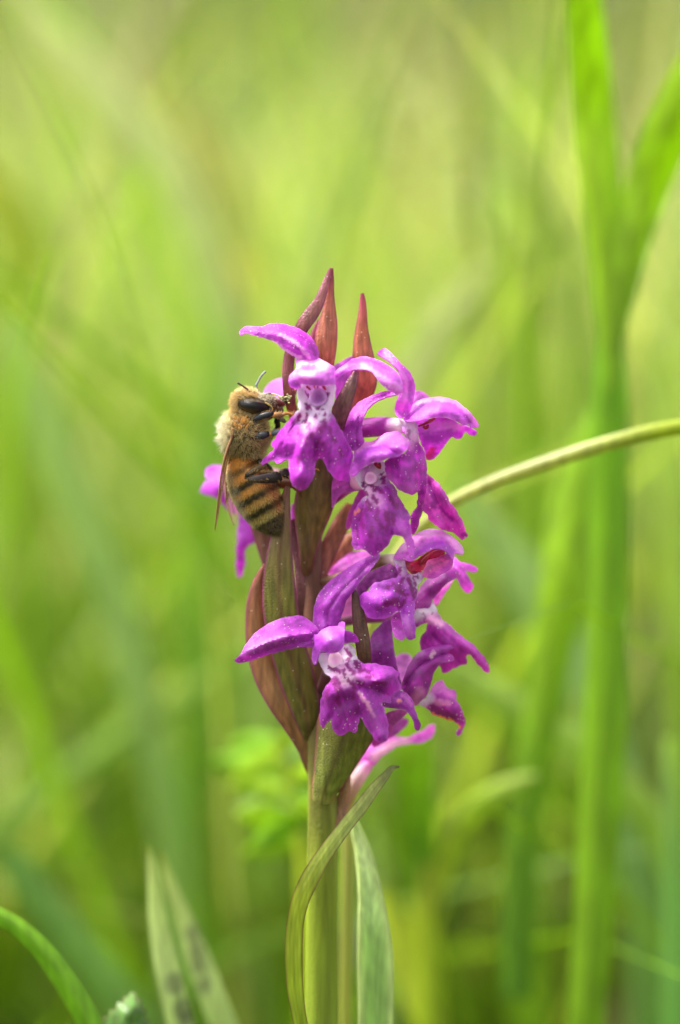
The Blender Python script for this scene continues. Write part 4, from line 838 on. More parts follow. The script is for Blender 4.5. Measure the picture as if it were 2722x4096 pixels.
# --- flower 5: right, seen from the side, behind
f5 = flower(('H', [(-200, 1150, -7, 40), (200, 1080, -6.5, 55), (500, 1060, -6, 60), (740, 1020, -5, 70)]))
sheet('petal', 'H', [(960, 945), (925, 880), (980, 800), (1080, 720), (1130, 680), (1065, 790), (1000, 885)], [(960, 930, -6), (980, 810, -5.6), (1120, 690, -6.4)], M_HOOD, f5, srgb(210, 115, 215))
sheet('petal', 'H', [(1040, 590), (1128, 540), (1140, 440), (1200, 490), (1280, 510), (1360, 538), (1388, 575), (1340, 598), (1262, 582), (1272, 612), (1310, 680), (1342, 740), (1312, 802), (1268, 812), (1210, 740), (1160, 655)], [(1050, 590, -4), (1140, 450, -5), (1200, 560, -4.4), (1380, 575, -5.4), (1270, 650, -4.4), (1290, 800, -5)], M_HOOD, f5, srgb(198, 80, 208))
sheet('hood', 'H', [(728, 985), (755, 840), (815, 720), (900, 650), (1050, 600), (1155, 585), (1165, 655), (1060, 720), (970, 820), (905, 900), (900, 950), (850, 985), (770, 1010)], [(740, 960, -3.6), (820, 730, -4.2), (950, 640, -4.4), (1150, 600, -4.6), (900, 760, -2.8), (1060, 660, -3.2), (960, 820, -3.8), (890, 920, -3.2)], M_HOOD, f5, srgb(158, 32, 160), paints=[(srgb(190, 90, 190), 45, [(750, 960), (860, 920)], .6)])
sheet('lip', 'H', [(728, 1025), (770, 980), (860, 940), (925, 918), (955, 980), (985, 1055), (1060, 1128), (1140, 1198), (1230, 1280), (1330, 1350), (1432, 1460), (1505, 1570), (1502, 1642), (1450, 1625), (1380, 1540), (1300, 1450), (1268, 1470), (1282, 1555), (1222, 1558), (1190, 1575), (1140, 1605), (1030, 1648), (990, 1580), (900, 1450), (800, 1405), (792, 1300), (850, 1200), (868, 1120), (800, 1150), (735, 1170)],
      [(740, 1080, -3.6), (925, 930, -4.2), (870, 1010, -3), (870, 1110, -3.2), (980, 1060, -3.8), (960, 1200, -2.6), (1100, 1170, -4), (800, 1360, -4), (1000, 1400, -2.8), (1150, 1400, -3), (1040, 1630, -4.4), (1220, 1550, -4.4), (1330, 1400, -3.6), (1490, 1620, -5)],
      M_PETAL, f5, folds=[([(900, 1100), (1100, 1250), (1300, 1400), (1460, 1590)], .4, 40), ([(870, 1200), (1000, 1350), (1150, 1480)], -.35, 45)], base=srgb(170, 35, 175), paints=[(PW, 70, [(760, 1050), (850, 1000), (930, 980)], .95), (srgb(225, 170, 225), 50, [(900, 1080), (1000, 1130)], .8), (srgb(195, 85, 205), 40, [(1060, 1160), (1240, 1310), (1420, 1480), (1490, 1600)], .6), (PD, 45, [(870, 1250), (1000, 1280), (1080, 1330)], .5), (PS, 14, [(820, 1020), (850, 1090)], .6), (PS, 10, [(905, 1030)], .6)])

# --- flower 6: right, lowest, with a withered orange lip edge
f6 = flower(('H', [(-150, 2000, -7, 45), (150, 1950, -6.5, 55), (420, 1900, -6, 60), (650, 1900, -4.5, 70)]))
sheet('sepal', 'H', [(270, 1570), (258, 1400), (285, 1250), (370, 1150), (440, 1095), (492, 1110), (500, 1300), (520, 1450), (560, 1640), (595, 1780), (545, 1850), (450, 1700)], [(300, 1300, -3), (450, 1110, -3.4), (400, 1400, -1.8), (500, 1350, -2.6), (280, 1550, -3), (560, 1780, -3)], M_HOOD, f6, srgb(150, 45, 160), paints=[(PD, 24, [(430, 1130), (420, 1400), (470, 1600)], .5)])
sheet('petal', 'H', [(520, 1500), (620, 1445), (700, 1490), (660, 1640), (610, 1780), (560, 1650)], [(540, 1520, -8), (690, 1500, -8), (610, 1750, -7)], M_HOOD, f6, srgb(205, 120, 215))
sheet('lip', 'H', [(770, 1965), (860, 1905), (895, 1830), (955, 1760), (1012, 1725), (1060, 1800), (1152, 1845), (1168, 1930), (1202, 2000), (1240, 2080), (1258, 2180), (1222, 2262), (1180, 2315), (1162, 2262), (1202, 2222), (1130, 2150), (1000, 2112), (915, 2072), (850, 2015)],
      [(780, 1965, -4), (1010, 1740, -5), (950, 1900, -3.4), (1100, 1900, -3.6), (1150, 1860, -4.4), (1080, 2020, -3), (1000, 2100, -4), (1200, 2100, -3.6), (1250, 2180, -4.6), (1180, 2300, -4.6), (1140, 2150, -4)],
      M_PETAL, f6, srgb(168, 40, 172), paints=[(PW, 60, [(790, 1960), (880, 1920)], .92), (srgb(205, 110, 205), 45, [(930, 1830), (1030, 1790), (1120, 1900)], .6), (srgb(215, 140, 190), 30, [(960, 1950), (1080, 1970)], .5), (srgb(115, 15, 90), 45, [(930, 2010), (1050, 2080), (1150, 2110)], .6), (srgb(235, 140, 60), 17, [(925, 2080), (1010, 2118), (1120, 2150), (1195, 2222)], .95)])
f6.children[-1]['label'] = 'spotted lip with a withered orange edge'
sheet('petal', 'H', [(395, 1995), (470, 1870), (560, 1838), (650, 1868), (712, 1950), (732, 2030), (762, 2110), (792, 2180), (788, 2225), (765, 2258), (730, 2232), (718, 2150), (662, 2070), (620, 2032), (540, 2022)], [(400, 1990, -.5), (560, 1850, -.2), (560, 1950, .9), (700, 1960, .2), (650, 2050, .3), (740, 2130, .7), (765, 2240, .3)], M_PETAL, f6, srgb(150, 30, 165), paints=[(srgb(200, 100, 205), 20, [(610, 1890), (690, 1980)], .6), (srgb(215, 130, 110), 22, [(570, 1950)], .7)])
sheet('hood', 'H', [(595, 1800), (640, 1650), (700, 1520), (790, 1430), (900, 1388), (1050, 1350), (1185, 1318), (1200, 1350), (1110, 1405), (1050, 1440), (1122, 1465), (1142, 1512), (1100, 1532), (1000, 1555), (932, 1640), (890, 1790), (850, 1885), (800, 1935), (740, 1995), (680, 1910), (630, 1860)],
      [(610, 1790, -2.6), (700, 1530, -2.8), (900, 1395, -3.2), (1190, 1335, -3.8), (760, 1650, -1), (880, 1480, -1.4), (1050, 1420, -2.2), (1120, 1500, -2.2), (930, 1630, -2), (860, 1800, -2.2), (740, 1960, -2.4), (720, 1820, -1.2)],
      M_PETAL, f6, folds=[([(640, 1780), (760, 1600), (900, 1505), (1080, 1440)], -.6, 30), ([(780, 1480), (950, 1400), (1150, 1345)], .25, 30)], base=srgb(148, 28, 152), wrinkle=.14, paints=[(srgb(205, 130, 195), 60, [(720, 1960), (780, 1850)], .6), (srgb(120, 15, 125), 16, [(640, 1760), (760, 1590), (900, 1500), (1080, 1440)], .6), (srgb(230, 190, 225), 22, [(920, 1440), (900, 1480)], .6), (PV, 24, [(760, 1480), (900, 1410), (1150, 1345)], .5)])
sheet('petal', 'H', [(420, 2080), (560, 2030), (660, 2060), (600, 2120), (520, 2200), (460, 2300), (380, 2352), (400, 2200)], [(430, 2100, -4), (640, 2060, -4), (450, 2290, -4)], M_HOOD, f6, srgb(160, 50, 150))

# --- flower 7: low front
f7 = flower(('L', [(760, 1400, -6, 30), (800, 1250, -5, 45), (860, 1100, -3, 60), (900, 1000, -.8, 70)]), [(0, srgb(90, 70, 50)), (.7, srgb(110, 60, 80)), (1, srgb(225, 200, 225))])
sheet('sepal', 'L', [(24, 985), (80, 930), (130, 840), (200, 752), (300, 680), (400, 630), (520, 600), (620, 594), (700, 640), (775, 725), (745, 790), (735, 862), (600, 870), (450, 902), (300, 942), (180, 982), (62, 1010)],
      [(30, 990, .2), (90, 940, .9), (300, 690, -.6), (500, 605, -.9), (690, 640, -.2), (300, 830, 1.3), (480, 775, 1.5), (700, 740, 1.3), (300, 935, .3), (500, 890, .5), (735, 850, .9), (180, 890, 1.2), (180, 980, .5)], M_PETAL, f7, folds=[([(70, 960), (180, 890), (300, 835), (480, 778), (700, 745)], .35, 26), ([(230, 800), (420, 700), (600, 660), (720, 700)], -.2, 30), ([(300, 905), (500, 845), (700, 815)], -.2, 24)], base=srgb(162, 42, 182), curl=.25, paints=[(srgb(190, 100, 210), 18, [(80, 945), (200, 880), (330, 825), (480, 775)], .7), (PD, 10, [(300, 760), (500, 680), (680, 690)], .5), (PD, 10, [(350, 880), (560, 800), (720, 770)], .4)])
sheet('sepal', 'L', [(728, 650), (734, 540), (760, 430), (820, 340), (900, 262), (1000, 190), (1120, 112), (1250, 50), (1322, 38), (1302, 100), (1222, 200), (1150, 272), (1090, 360), (1022, 450), (990, 550), (962, 640), (950, 700), (830, 720), (765, 710)],
      [(735, 600, -.6), (820, 345, -1), (1000, 195, -1.2), (1300, 45, -1.8), (860, 500, 1.2), (960, 380, 1.2), (1100, 240, .6), (1250, 110, -.6), (1150, 270, 0), (1010, 470, .2), (960, 640, .3), (840, 690, .9)], M_PETAL, f7, folds=[([(860, 700), (860, 560), (930, 430), (1100, 250), (1260, 100)], -.4, 26), ([(950, 620), (980, 480), (1100, 320)], .25, 26)], base=srgb(160, 42, 182), paints=[(srgb(188, 90, 208), 20, [(960, 380), (1060, 280), (1200, 150)], .6), (PD, 10, [(865, 690), (860, 560), (920, 440), (1100, 240)], .6), (PD, 8, [(790, 650), (800, 500), (880, 360), (1040, 210)], .4)], curl=.3)
sheet('petal', 'L', [(1000, 722), (1060, 728), (1112, 770), (1132, 822), (1060, 828), (1000, 835), (985, 780)], [(1000, 770, 1.8), (1070, 760, 1.9), (1125, 820, 1.0), (1010, 830, 1.6)], M_HOOD, f7, srgb(165, 45, 185))
sheet('petal', 'L', [(945, 700), (958, 660), (985, 645), (1010, 655), (1010, 685), (990, 720), (960, 725)], [(950, 700, 1.4), (1000, 660, 1.2), (985, 715, 2.2)], M_HOOD, f7, srgb(165, 45, 185), res=5)
sheet('lip', 'L', [(778, 930), (850, 925), (900, 925), (1000, 850), (1058, 848), (1100, 900), (1116, 960), (1160, 1015), (1250, 1018), (1370, 1038), (1450, 1068), (1502, 1110), (1470, 1140), (1502, 1190), (1512, 1240), (1460, 1270), (1422, 1310), (1418, 1368), (1338, 1370), (1362, 1440), (1390, 1540), (1398, 1640), (1372, 1712), (1312, 1720), (1240, 1640), (1190, 1560), (1142, 1495), (1130, 1560), (1112, 1632), (1060, 1622), (1000, 1652), (970, 1658), (912, 1632), (895, 1560), (890, 1508), (850, 1550), (802, 1592), (788, 1500), (793, 1380), (812, 1280), (860, 1200), (890, 1148), (825, 1095), (782, 1010)],
      [(790, 940, 1.4), (1050, 860, 1.4), (920, 960, .2), (790, 1020, 1.2), (1110, 950, 1.4), (840, 1100, 1.4), (950, 1080, 2.2), (1050, 1060, 2.6), (890, 1150, 1.9), (1160, 1020, 1.9), (1000, 1180, 3.2), (1100, 1200, 3.4), (1300, 1060, 1.8), (1490, 1110, .7), (1330, 1180, 2.9), (1500, 1230, .8), (1300, 1230, 2.2), (1400, 1350, 1.0), (1340, 1365, 1.5), (800, 1350, 1.0), (830, 1550, .6), (930, 1300, 2.8), (890, 1400, 1.6), (1000, 1340, 2.3), (1040, 1430, 2.5), (920, 1550, 1.4), (980, 1640, 1.0), (1110, 1600, 1.5), (1140, 1470, 2.0), (1180, 1320, 3.6), (1260, 1450, 3.4), (1340, 1640, 2.6), (1230, 1600, 2.2), (1390, 1600, 1.9)],
      M_PETAL, f7, folds=[([(1000, 1200), (1010, 1330), (970, 1600)], -.3, 50), ([(890, 1180), (860, 1380), (830, 1550)], .3, 40), ([(1130, 1250), (1150, 1450)], -.5, 40), ([(1140, 1280), (1230, 1420), (1330, 1660)], .4, 40), ([(1100, 1130), (1250, 1170), (1420, 1130)], .35, 45), ([(1150, 1230), (1280, 1260), (1400, 1300)], -.45, 40), ([(890, 1500), (920, 1350)], -.4, 30)], base=srgb(165, 40, 182), wrinkle=.14, wsc=55, curl=.3, res=6, paints=[(PW, 75, [(810, 960), (860, 1080), (930, 990), (1050, 900), (1080, 960)], .95), (srgb(222, 180, 226), 75, [(960, 1080), (1060, 1100), (1020, 1160)], .85), (srgb(200, 120, 215), 50, [(1120, 1090), (1180, 1140)], .5), (srgb(122, 12, 130), 62, [(1010, 1290), (1060, 1300), (1070, 1390), (980, 1430)], .75), (srgb(125, 14, 135), 45, [(1320, 1210), (1300, 1270)], .7), (srgb(130, 18, 140), 26, [(1150, 1230), (1290, 1210), (1400, 1160)], .5), (srgb(225, 165, 200), 12, [(1140, 1280), (1210, 1380), (1270, 1490)], .6), (srgb(190, 90, 210), 40, [(1250, 1480), (1330, 1620)], .5), (srgb(190, 90, 210), 30, [(1270, 1060), (1420, 1100)], .4)] +
      [(PS, r * 1.15, pl, .95) for r, pl in [(14, [(1080, 1180), (1100, 1260), (1080, 1330)]), (14, [(960, 1240), (940, 1330), (970, 1400)]), (12, [(1200, 1150), (1260, 1130)]), (14, [(1240, 1210), (1300, 1180), (1370, 1200)]), (12, [(1180, 1080), (1230, 1100)]), (12, [(860, 1260), (850, 1340)]), (16, [(1020, 890), (1060, 950), (1040, 990)]), (16, [(1030, 1030), (1035, 1060)]), (14, [(930, 990), (950, 1020)]), (14, [(870, 1060), (910, 1070)]), (18, [(930, 1080), (960, 1090)]), (14, [(1000, 1080), (1010, 1140)]), (18, [(1070, 1080), (1090, 1110)]), (18, [(1120, 1020), (1150, 1090)]), (18, [(930, 1150), (960, 1200)]), (16, [(1040, 1160), (1060, 1190)]), (20, [(900, 1170), (940, 1240)]), (16, [(1100, 1000), (1120, 1060)]), (16, [(1130, 1180), (1170, 1200)])]])
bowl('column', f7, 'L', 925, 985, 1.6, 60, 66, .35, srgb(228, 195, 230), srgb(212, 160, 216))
sheet('hood', 'L', [(686, 750), (760, 762), (800, 722), (880, 692), (950, 688), (1002, 702), (1002, 770), (992, 862), (945, 912), (880, 925), (820, 912), (778, 930), (755, 1022), (735, 1028), (718, 985), (720, 900), (742, 825)],
      [(690, 752, .9), (800, 725, 1.6), (950, 692, 1.8), (1000, 720, 2.4), (880, 790, 3.6), (980, 850, 3.0), (880, 915, 3.2), (780, 850, 2.2), (740, 1010, 1.2), (725, 900, 1.0), (820, 900, 2.8)], M_HOOD, f7, srgb(180, 68, 205), paints=[(srgb(205, 120, 225), 50, [(840, 760), (920, 800)], .6), (srgb(145, 30, 165), 24, [(800, 800), (840, 890)], .5)], curl=.3)

# --- flower 8: behind the bee, out of focus
f8 = flower(('E', [(1100, 1500, -9, 70), (850, 1450, -11, 110), (600, 1500, -13, 120), (400, 1550, -14, 110)]))
sheet('sepal', 'E', [(820, 450), (840, 350), (940, 265), (1050, 240), (1130, 350), (1100, 480), (960, 500)], [(840, 380, -12), (1040, 250, -11), (1100, 460, -9)], M_HOOD, f8, srgb(190, 75, 215))
sheet('sepal', 'E', [(10, 1650), (70, 1540), (160, 1490), (80, 1470), (90, 1360), (200, 1320), (320, 1350), (420, 1480), (560, 1700), (520, 1900), (400, 1920), (300, 1820), (200, 1720), (90, 1690)], [(20, 1650, -13), (90, 1400, -13), (300, 1370, -12), (250, 1600, -11.5), (500, 1850, -13)], M_HOOD, f8, srgb(190, 70, 212))
sheet('lip', 'B', [(218, 385), (214, 280), (226, 100), (240, 30), (300, 10), (350, 90), (330, 200), (265, 245), (258, 330), (240, 388)], [(228, 370, -14), (250, 60, -13), (330, 150, -12.5), (250, 230, -12)], M_PETAL, f8, srgb(180, 55, 205))
sheet('petal', 'B', [(500, 20), (540, 70), (560, 200), (572, 400), (550, 380), (520, 250), (495, 120)], [(520, 80, -7), (560, 380, -6.5)], M_HOOD, f8, srgb(170, 45, 185))

# --- flower 9: low behind on the right, pale
f9 = flower(('M', [(440, 960, -7, 30), (480, 820, -8, 44), (560, 620, -9, 58), (640, 480, -9.5, 56), (700, 400, -10, 46)]), [(0, srgb(130, 100, 60)), (.5, srgb(150, 120, 95)), (.8, srgb(190, 150, 180)), (1, srgb(205, 120, 200))])
sheet('lip', 'M', [(640, 395), (690, 270), (760, 205), (900, 180), (1000, 190), (1130, 130), (1210, 90), (1190, 190), (1100, 230), (950, 250), (830, 320), (750, 400), (700, 445)], [(660, 390, -10), (780, 230, -10), (820, 290, -9.4), (1000, 210, -10.5), (1190, 120, -11.5)], M_HOOD, f9, srgb(205, 100, 212), paints=[(srgb(232, 195, 222), 40, [(760, 340), (880, 250), (1000, 230)], .7)])
sheet('sepal', 'M', [(730, 240), (760, 170), (850, 120), (980, 40), (1010, 80), (930, 160), (840, 210), (770, 260)], [(740, 230, -8), (1000, 60, -9), (850, 160, -7.6)], M_HOOD, f9, srgb(165, 50, 165))

# --- flower 10: behind, between the lower and middle flowers
f10 = flower(('B', [(620, 520, -6.5, 26), (680, 420, -8, 40), (760, 340, -9, 46), (830, 300, -9, 40)]), [(0, srgb(150, 90, 100)), (1, srgb(190, 80, 190))])
sheet('sepal', 'B', [(650, 470), (690, 370), (760, 300), (830, 262), (930, 268), (960, 310), (860, 380), (760, 430), (700, 480)], [(660, 460, -8), (830, 270, -8), (940, 290, -7), (780, 380, -7)], M_HOOD, f10, srgb(185, 70, 190))
sheet('petal', 'B', [(690, 560), (740, 480), (800, 450), (900, 520), (860, 620), (800, 640), (740, 630)], [(700, 560, -9), (800, 460, -9), (820, 630, -9)], M_HOOD, f10, srgb(215, 140, 215))

# ------------------------------------------------------------------ the honeybee
EPX = CROPS['E'][2] * MMPX          # mm per bee pixel
BD = -1.9                            # depth of the bee's midplane (mm)
def EP(v):
    v = np.asarray(v, float).reshape(-1, 3)
    x, y = tp('E', v[:, 0], v[:, 1])
    return P(np.c_[x, y, BD + v[:, 2] * EPX])
broot = EP([[850, 1450, 0]])[0]
bee = thing('honeybee', 'furry tan and brown striped honeybee clinging to the topmost spotted orchid lip', 'bee', broot)

def ellipsoid(c, r, ang=0.0, nu=28, nv=18):
    u = np.linspace(0, 2 * np.pi, nu, endpoint=False); v = np.linspace(0, np.pi, nv)
    V = [(r[0] * math.cos(b), r[1] * math.sin(b) * math.cos(a), r[2] * math.sin(b) * math.sin(a)) for b in v[1:-1] for a in u]
    V = [(r[0], 0, 0)] + V + [(-r[0], 0, 0)]
    V = np.array(V); n = len(V)
    ca, sa = math.cos(ang), math.sin(ang)
    V = np.c_[V[:, 0] * ca - V[:, 1] * sa, V[:, 0] * sa + V[:, 1] * ca, V[:, 2]] + np.array(c)
    F = [(0, 1 + j, 1 + (j + 1) % nu) for j in range(nu)]
    for i in range(nv - 3):
        for j in range(nu):
            a, b = 1 + i * nu + j, 1 + i * nu + (j + 1) % nu
            F.append((a, a + nu, b + nu, b))
    o = 1 + (nv - 3) * nu
    F += [(o + j, n - 1, o + (j + 1) % nu) for j in range(nu)]
    return V, F

def body_mesh():
    parts = [ellipsoid((565, 935, 0), (275, 265, 285), math.radians(75)),
             ellipsoid((600, 1120, 0), (170, 150, 200)),
             ellipsoid((540, 700, 0), (150, 110, 140)),
             ellipsoid((660, 560, 0), (245, 150, 255), math.radians(10)),
             ellipsoid((560, 500, 0), (150, 110, 200), math.radians(-20)),
             ellipsoid((860, 530, 0), (150, 95, 150), math.radians(12)),
             ellipsoid((985, 555, 0), (80, 48, 80), math.radians(8))]
    st = [(640, 1190, 95, 95), (610, 1260, 120, 130), (565, 1340, 205, 230), (590, 1440, 255, 285), (640, 1540, 280, 305), (700, 1660, 285, 308), (760, 1780, 272, 295), (822, 1905, 240, 262), (885, 2020, 185, 205), (935, 2105, 125, 140), (975, 2165, 66, 70), (995, 2192, 22, 24)]
    c = cr(np.array(st, float), 60)
    # tergite steps
    sarr = ((c[:, 0] - 500) * .5 + (c[:, 1] - 1400) * .86)
    step = 1 + .022 * (((sarr + 30) % 190) / 190 - .5)
    V, F, _ = tubegeo(np.c_[c[:, 0], c[:, 1], np.zeros(len(c))], c[:, 2] * step, 40, c[:, 3] * step)
    parts.append((V, F))
    allv, allf, o = [], [], 0
    for V, F in parts:
        allv.append(V / 100); allf += [tuple(i + o for i in f) for f in F]; o += len(V)
    me = bpy.data.meshes.new('tmp'); me.from_pydata(np.vstack(allv).tolist(), [], allf)
    ob = bpy.data.objects.new('tmp', me); COL.objects.link(ob)
    m = ob.modifiers.new('r', 'REMESH'); m.mode = 'VOXEL'; m.voxel_size = .11
    m2 = ob.modifiers.new('s', 'SMOOTH'); m2.iterations = 4; m2.factor = .5
    dg = bpy.context.evaluated_depsgraph_get()
    ev = ob.evaluated_get(dg); em = ev.to_mesh()
    v = np.empty(len(em.vertices) * 3); em.vertices.foreach_get('co', v); v = v.reshape(-1, 3) * 100
    nr = np.empty(len(em.vertices) * 3); em.vertices.foreach_get('normal', nr); nr = nr.reshape(-1, 3)
    faces = [tuple(p.vertices) for p in em.polygons]
    ev.to_mesh_clear()
    bpy.data.objects.remove(ob); bpy.data.meshes.remove(me)
    return v, nr, faces
BV, BN, BF = body_mesh()
ctr = BV.mean(0)

def region(v):
    """0 head, 1 thorax, 2 abdomen"""
    head = (v[:, 1] < 690 - (v[:, 0] - 560) * -.10) & (v[:, 0] + (690 - v[:, 1]) * 1.0 > 420)
    abd = (v[:, 1] > 1215 + (v[:, 0] - 600) * .05)
    return np.where(head, 0, np.where(abd, 2, 1))

ORANGE, OLIVE, BLACK, BROWN = srgb(212, 140, 58), srgb(88, 80, 40), srgb(32, 26, 18), srgb(150, 75, 40)
def body_colour(v):
    reg = region(v)
    c = np.tile(srgb(80, 64, 40), (len(v), 1))
    s = (v[:, 0] - 500) * .5 + (v[:, 1] - 1400) * .86
    dors = np.clip(((v[:, 0] - 620) * .86 - (v[:, 1] - 1500) * .5) / 300, -1, 1)      # -1 back, +1 belly
    sw = s + 8 * np.sin(v[:, 2] / 50) + 4 * np.sin(v[:, 0] / 13) + 4 * np.sin(v[:, 1] / 9)
    ph = (sw - 181) / 187
    band = np.exp(-(((ph + .5) % 1 - .5) / .26) ** 2) * np.where(sw > 60, 1, np.where(sw > -70, .6, 0))
    lat = np.clip((s - 250) / 500, 0, 1)[:, None]
    light = ORANGE * (1 - lat) + srgb(150, 120, 60) * lat
    belly = np.clip((dors - .1) / .45, 0, 1)[:, None]
    lightb = light * (1 - belly) + srgb(165, 82, 48) * belly
    bandf = (np.clip(band * 1.25, 0, 1) * (1 - .5 * belly[:, 0]))[:, None]
    ab = lightb * (1 - bandf) + srgb(42, 34, 18) * bandf
    tip = np.clip((s - 700) / 120, 0, 1)[:, None]
    ab = ab * (1 - tip) + BLACK * tip
    c = np.where((reg == 2)[:, None], ab, c)
    face = (reg == 0) & (v[:, 0] > 700)
    c = np.where(face[:, None], srgb(95, 82, 62), c)
    mouth = (reg == 0) & (v[:, 0] > 930)
    c = np.where(mouth[:, None], srgb(100, 45, 30), c)
    return c, reg, s, band, dors
bc, breg, bs_, bband, bdors = body_colour(BV)
flipn = 1.0 if np.mean(((BV - ctr) * BN).sum(1)) > 0 else -1.0
mesh_obj('body', EP(BV), BF, M_BODY, bee, bc)

# fur: tapered bent hairs rooted on the body
def hairs(name, parent, roots, dirs, lens, rad, cols, bend, tipf=1.15):
    """roots/dirs/bend Nx3 in bee px; three-sided tapered hairs with one bend"""
    n = len(roots)
    d = dirs / np.linalg.norm(dirs, axis=1)[:, None]
    a = np.cross(d, np.array([.31, .17, .93])); a /= np.linalg.norm(a, axis=1)[:, None]
    b = np.cross(d, a)
    mid = roots + d * lens[:, None] * .5
    end = roots + d * lens[:, None] * .95 + bend * lens[:, None]
    an = [0, 2.094, 4.189]
    ring = lambda c, r: np.stack([c + (a * math.cos(t) + b * math.sin(t)) * r[:, None] for t in an], 1)
    V = np.concatenate([ring(roots - d * 6, rad), ring(mid, rad * .8), end[:, None, :]], 1).reshape(-1, 3)
    o = (np.arange(n) * 7)[:, None]
    F = []
    quads = np.array([[0, 1, 4, 3], [1, 2, 5, 4], [2, 0, 3, 5]]); tris = np.array([[3, 4, 6], [4, 5, 6], [5, 3, 6]])
    Q = (o[:, :, None] + quads[None]).reshape(-1, 4); T = (o[:, :, None] + tris[None]).reshape(-1, 3)
    C = np.repeat(cols, 7, 0).reshape(n, 7, 3).copy()
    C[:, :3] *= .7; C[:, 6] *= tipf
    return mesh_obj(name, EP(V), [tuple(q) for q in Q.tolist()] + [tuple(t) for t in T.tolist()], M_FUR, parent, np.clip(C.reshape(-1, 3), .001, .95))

def fur():
    tri = []
    for f in BF:
        tri.append(f[:3])
        if len(f) == 4: tri.append((f[0], f[2], f[3]))
    tri = np.array(tri)
    p0, p1, p2 = BV[tri[:, 0]], BV[tri[:, 1]], BV[tri[:, 2]]
    ar = np.linalg.norm(np.cross(p1 - p0, p2 - p0), axis=1) / 2
    r = np.random.default_rng(11)
    N = 46000
    ti = r.choice(len(tri), N, p=ar / ar.sum())
    u, v = r.random(N), r.random(N); m = u + v > 1; u[m], v[m] = 1 - u[m], 1 - v[m]
    root = p0[ti] + (p1 - p0)[ti] * u[:, None] + (p2 - p0)[ti] * v[:, None]
    nr = BN[tri[ti, 0]] * flipn
    _, reg, s, band, dors = body_colour(root)
    keep = np.ones(N, bool)
    x, y, z = root.T
    # eyes and mouth stay bare
    eye = ((x - 675) / 200) ** 2 + ((y - 575 - (x - 675) * .12) / 95) ** 2 < 1
    keep &= ~((reg == 0) & eye & (np.abs(z) > 90))
    keep &= ~((reg == 0) & (x > 900) & (r.random(N) > .25))
    keep &= ~((reg == 2) & (r.random(N) > .6))
    keep &= ~((reg == 2) & (s > 720) & (r.random(N) > .5))
    keep &= ~((reg == 2) & (dors > .3) & (r.random(N) > .45))
    side = (reg == 1) & (x > 430) & (z > 100)
    keep &= ~(side & (r.random(N) > .75))
    root, nr, reg, s, band, dors, side = root[keep], nr[keep], reg[keep], s[keep], band[keep], dors[keep], side[keep]
    n = len(root); x, y, z = root.T
    L = np.where(reg == 1, r.uniform(50, 120, n), np.where(reg == 0, r.uniform(30, 90, n), r.uniform(22, 46, n)))
    L = np.where((reg == 1) & (x < 420), r.uniform(70, 150, n), L)
    L = np.where(side, r.uniform(45, 90, n), L)
    L = np.where((reg == 0) & (x > 720), r.uniform(18, 36, n), L)
    L = np.where((reg == 2) & (x < 520), L * 1.25, L)
    tan = srgb(226, 202, 145); cream = srgb(248, 236, 205); gold = srgb(222, 178, 100); dk = srgb(125, 102, 60)
    c = np.tile(tan, (n, 1))
    t = np.clip((470 - x) / 160, 0, 1)[:, None]
    c = np.where((reg == 1)[:, None], tan * (1 - t) + cream * t, c)  # cream towards the back paints in the light catching that rim
    dkf = (side & (r.random(n) < .25))[:, None]
    c = np.where(dkf, dk, c)
    goldf = ((reg == 1) & (np.abs(x - 520) < 80) & (np.abs(y - 800) < 70) & (z > 0))[:, None]
    c = np.where(goldf, gold, c)
    c = np.where(((reg == 0) & (x < 720))[:, None], srgb(222, 196, 140), c)
    c = np.where(((reg == 0) & (x >= 720))[:, None], srgb(215, 205, 180), c)
    lat = np.clip((s - 200) / 450, 0, 1)[:, None]
    abl = srgb(245, 186, 96) * (1 - lat) + srgb(228, 214, 140) * lat
    abd_ = srgb(84, 72, 36)
    bb = np.clip(band * 1.1, 0, 1)[:, None]
    cab = abl * (1 - bb) + abd_ * bb
    cab = np.where((s > 700)[:, None], srgb(130, 118, 70), cab)
    edgec = np.clip((430 - x + (y - 1300) * .35) / 120, 0, 1)[:, None]
    cab = cab * (1 - edgec * .7) + cream * edgec * .7
    c = np.where((reg == 2)[:, None], cab, c)
    c = c * r.uniform(.75, 1.35, (n, 1))
    down = np.array([.25, .95, 0])
    d = nr + r.normal(0, .30, (n, 3))
    d = np.where((reg == 2)[:, None], d * .75 + down * .8, d + down * .12)
    clump = np.c_[np.sin(x / 17 + y / 23), np.sin(y / 19 - x / 31), np.sin(z / 21 + x / 27)] * .35
    d = d + np.where((reg == 1)[:, None], clump, clump * .4)
    bend = r.normal(0, .16, (n, 3)) + down * .10
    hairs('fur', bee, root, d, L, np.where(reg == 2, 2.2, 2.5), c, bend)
fur()

# eyes
EYE = srgb(14, 11, 10)
for sg in (1, -1):
    V, F = ellipsoid((680, 572, 0), (195, 84, 66), math.radians(11), 40, 26)
    V[:, 2] = V[:, 2] * 1.0
    # settle on the side of the head
    V[:, 2] = sg * (V[:, 2] + 205 - ((V[:, 0] - 640) / 260) ** 2 * 90 - np.clip(-(V[:, 1] - 572), 0, 200) * .25)
    vv = (V[:, 1] - 572 - (V[:, 0] - 680) * .19) / 92
    col = np.tile(EYE, (len(V), 1)); f = np.clip((vv - .25) / .5, 0, 1)[:, None]
    col = col * (1 - f) + srgb(52, 42, 26) * f
    mesh_obj('eye', EP(V), F if sg > 0 else [tuple(reversed(q)) for q in F], M_EYE, bee, col)

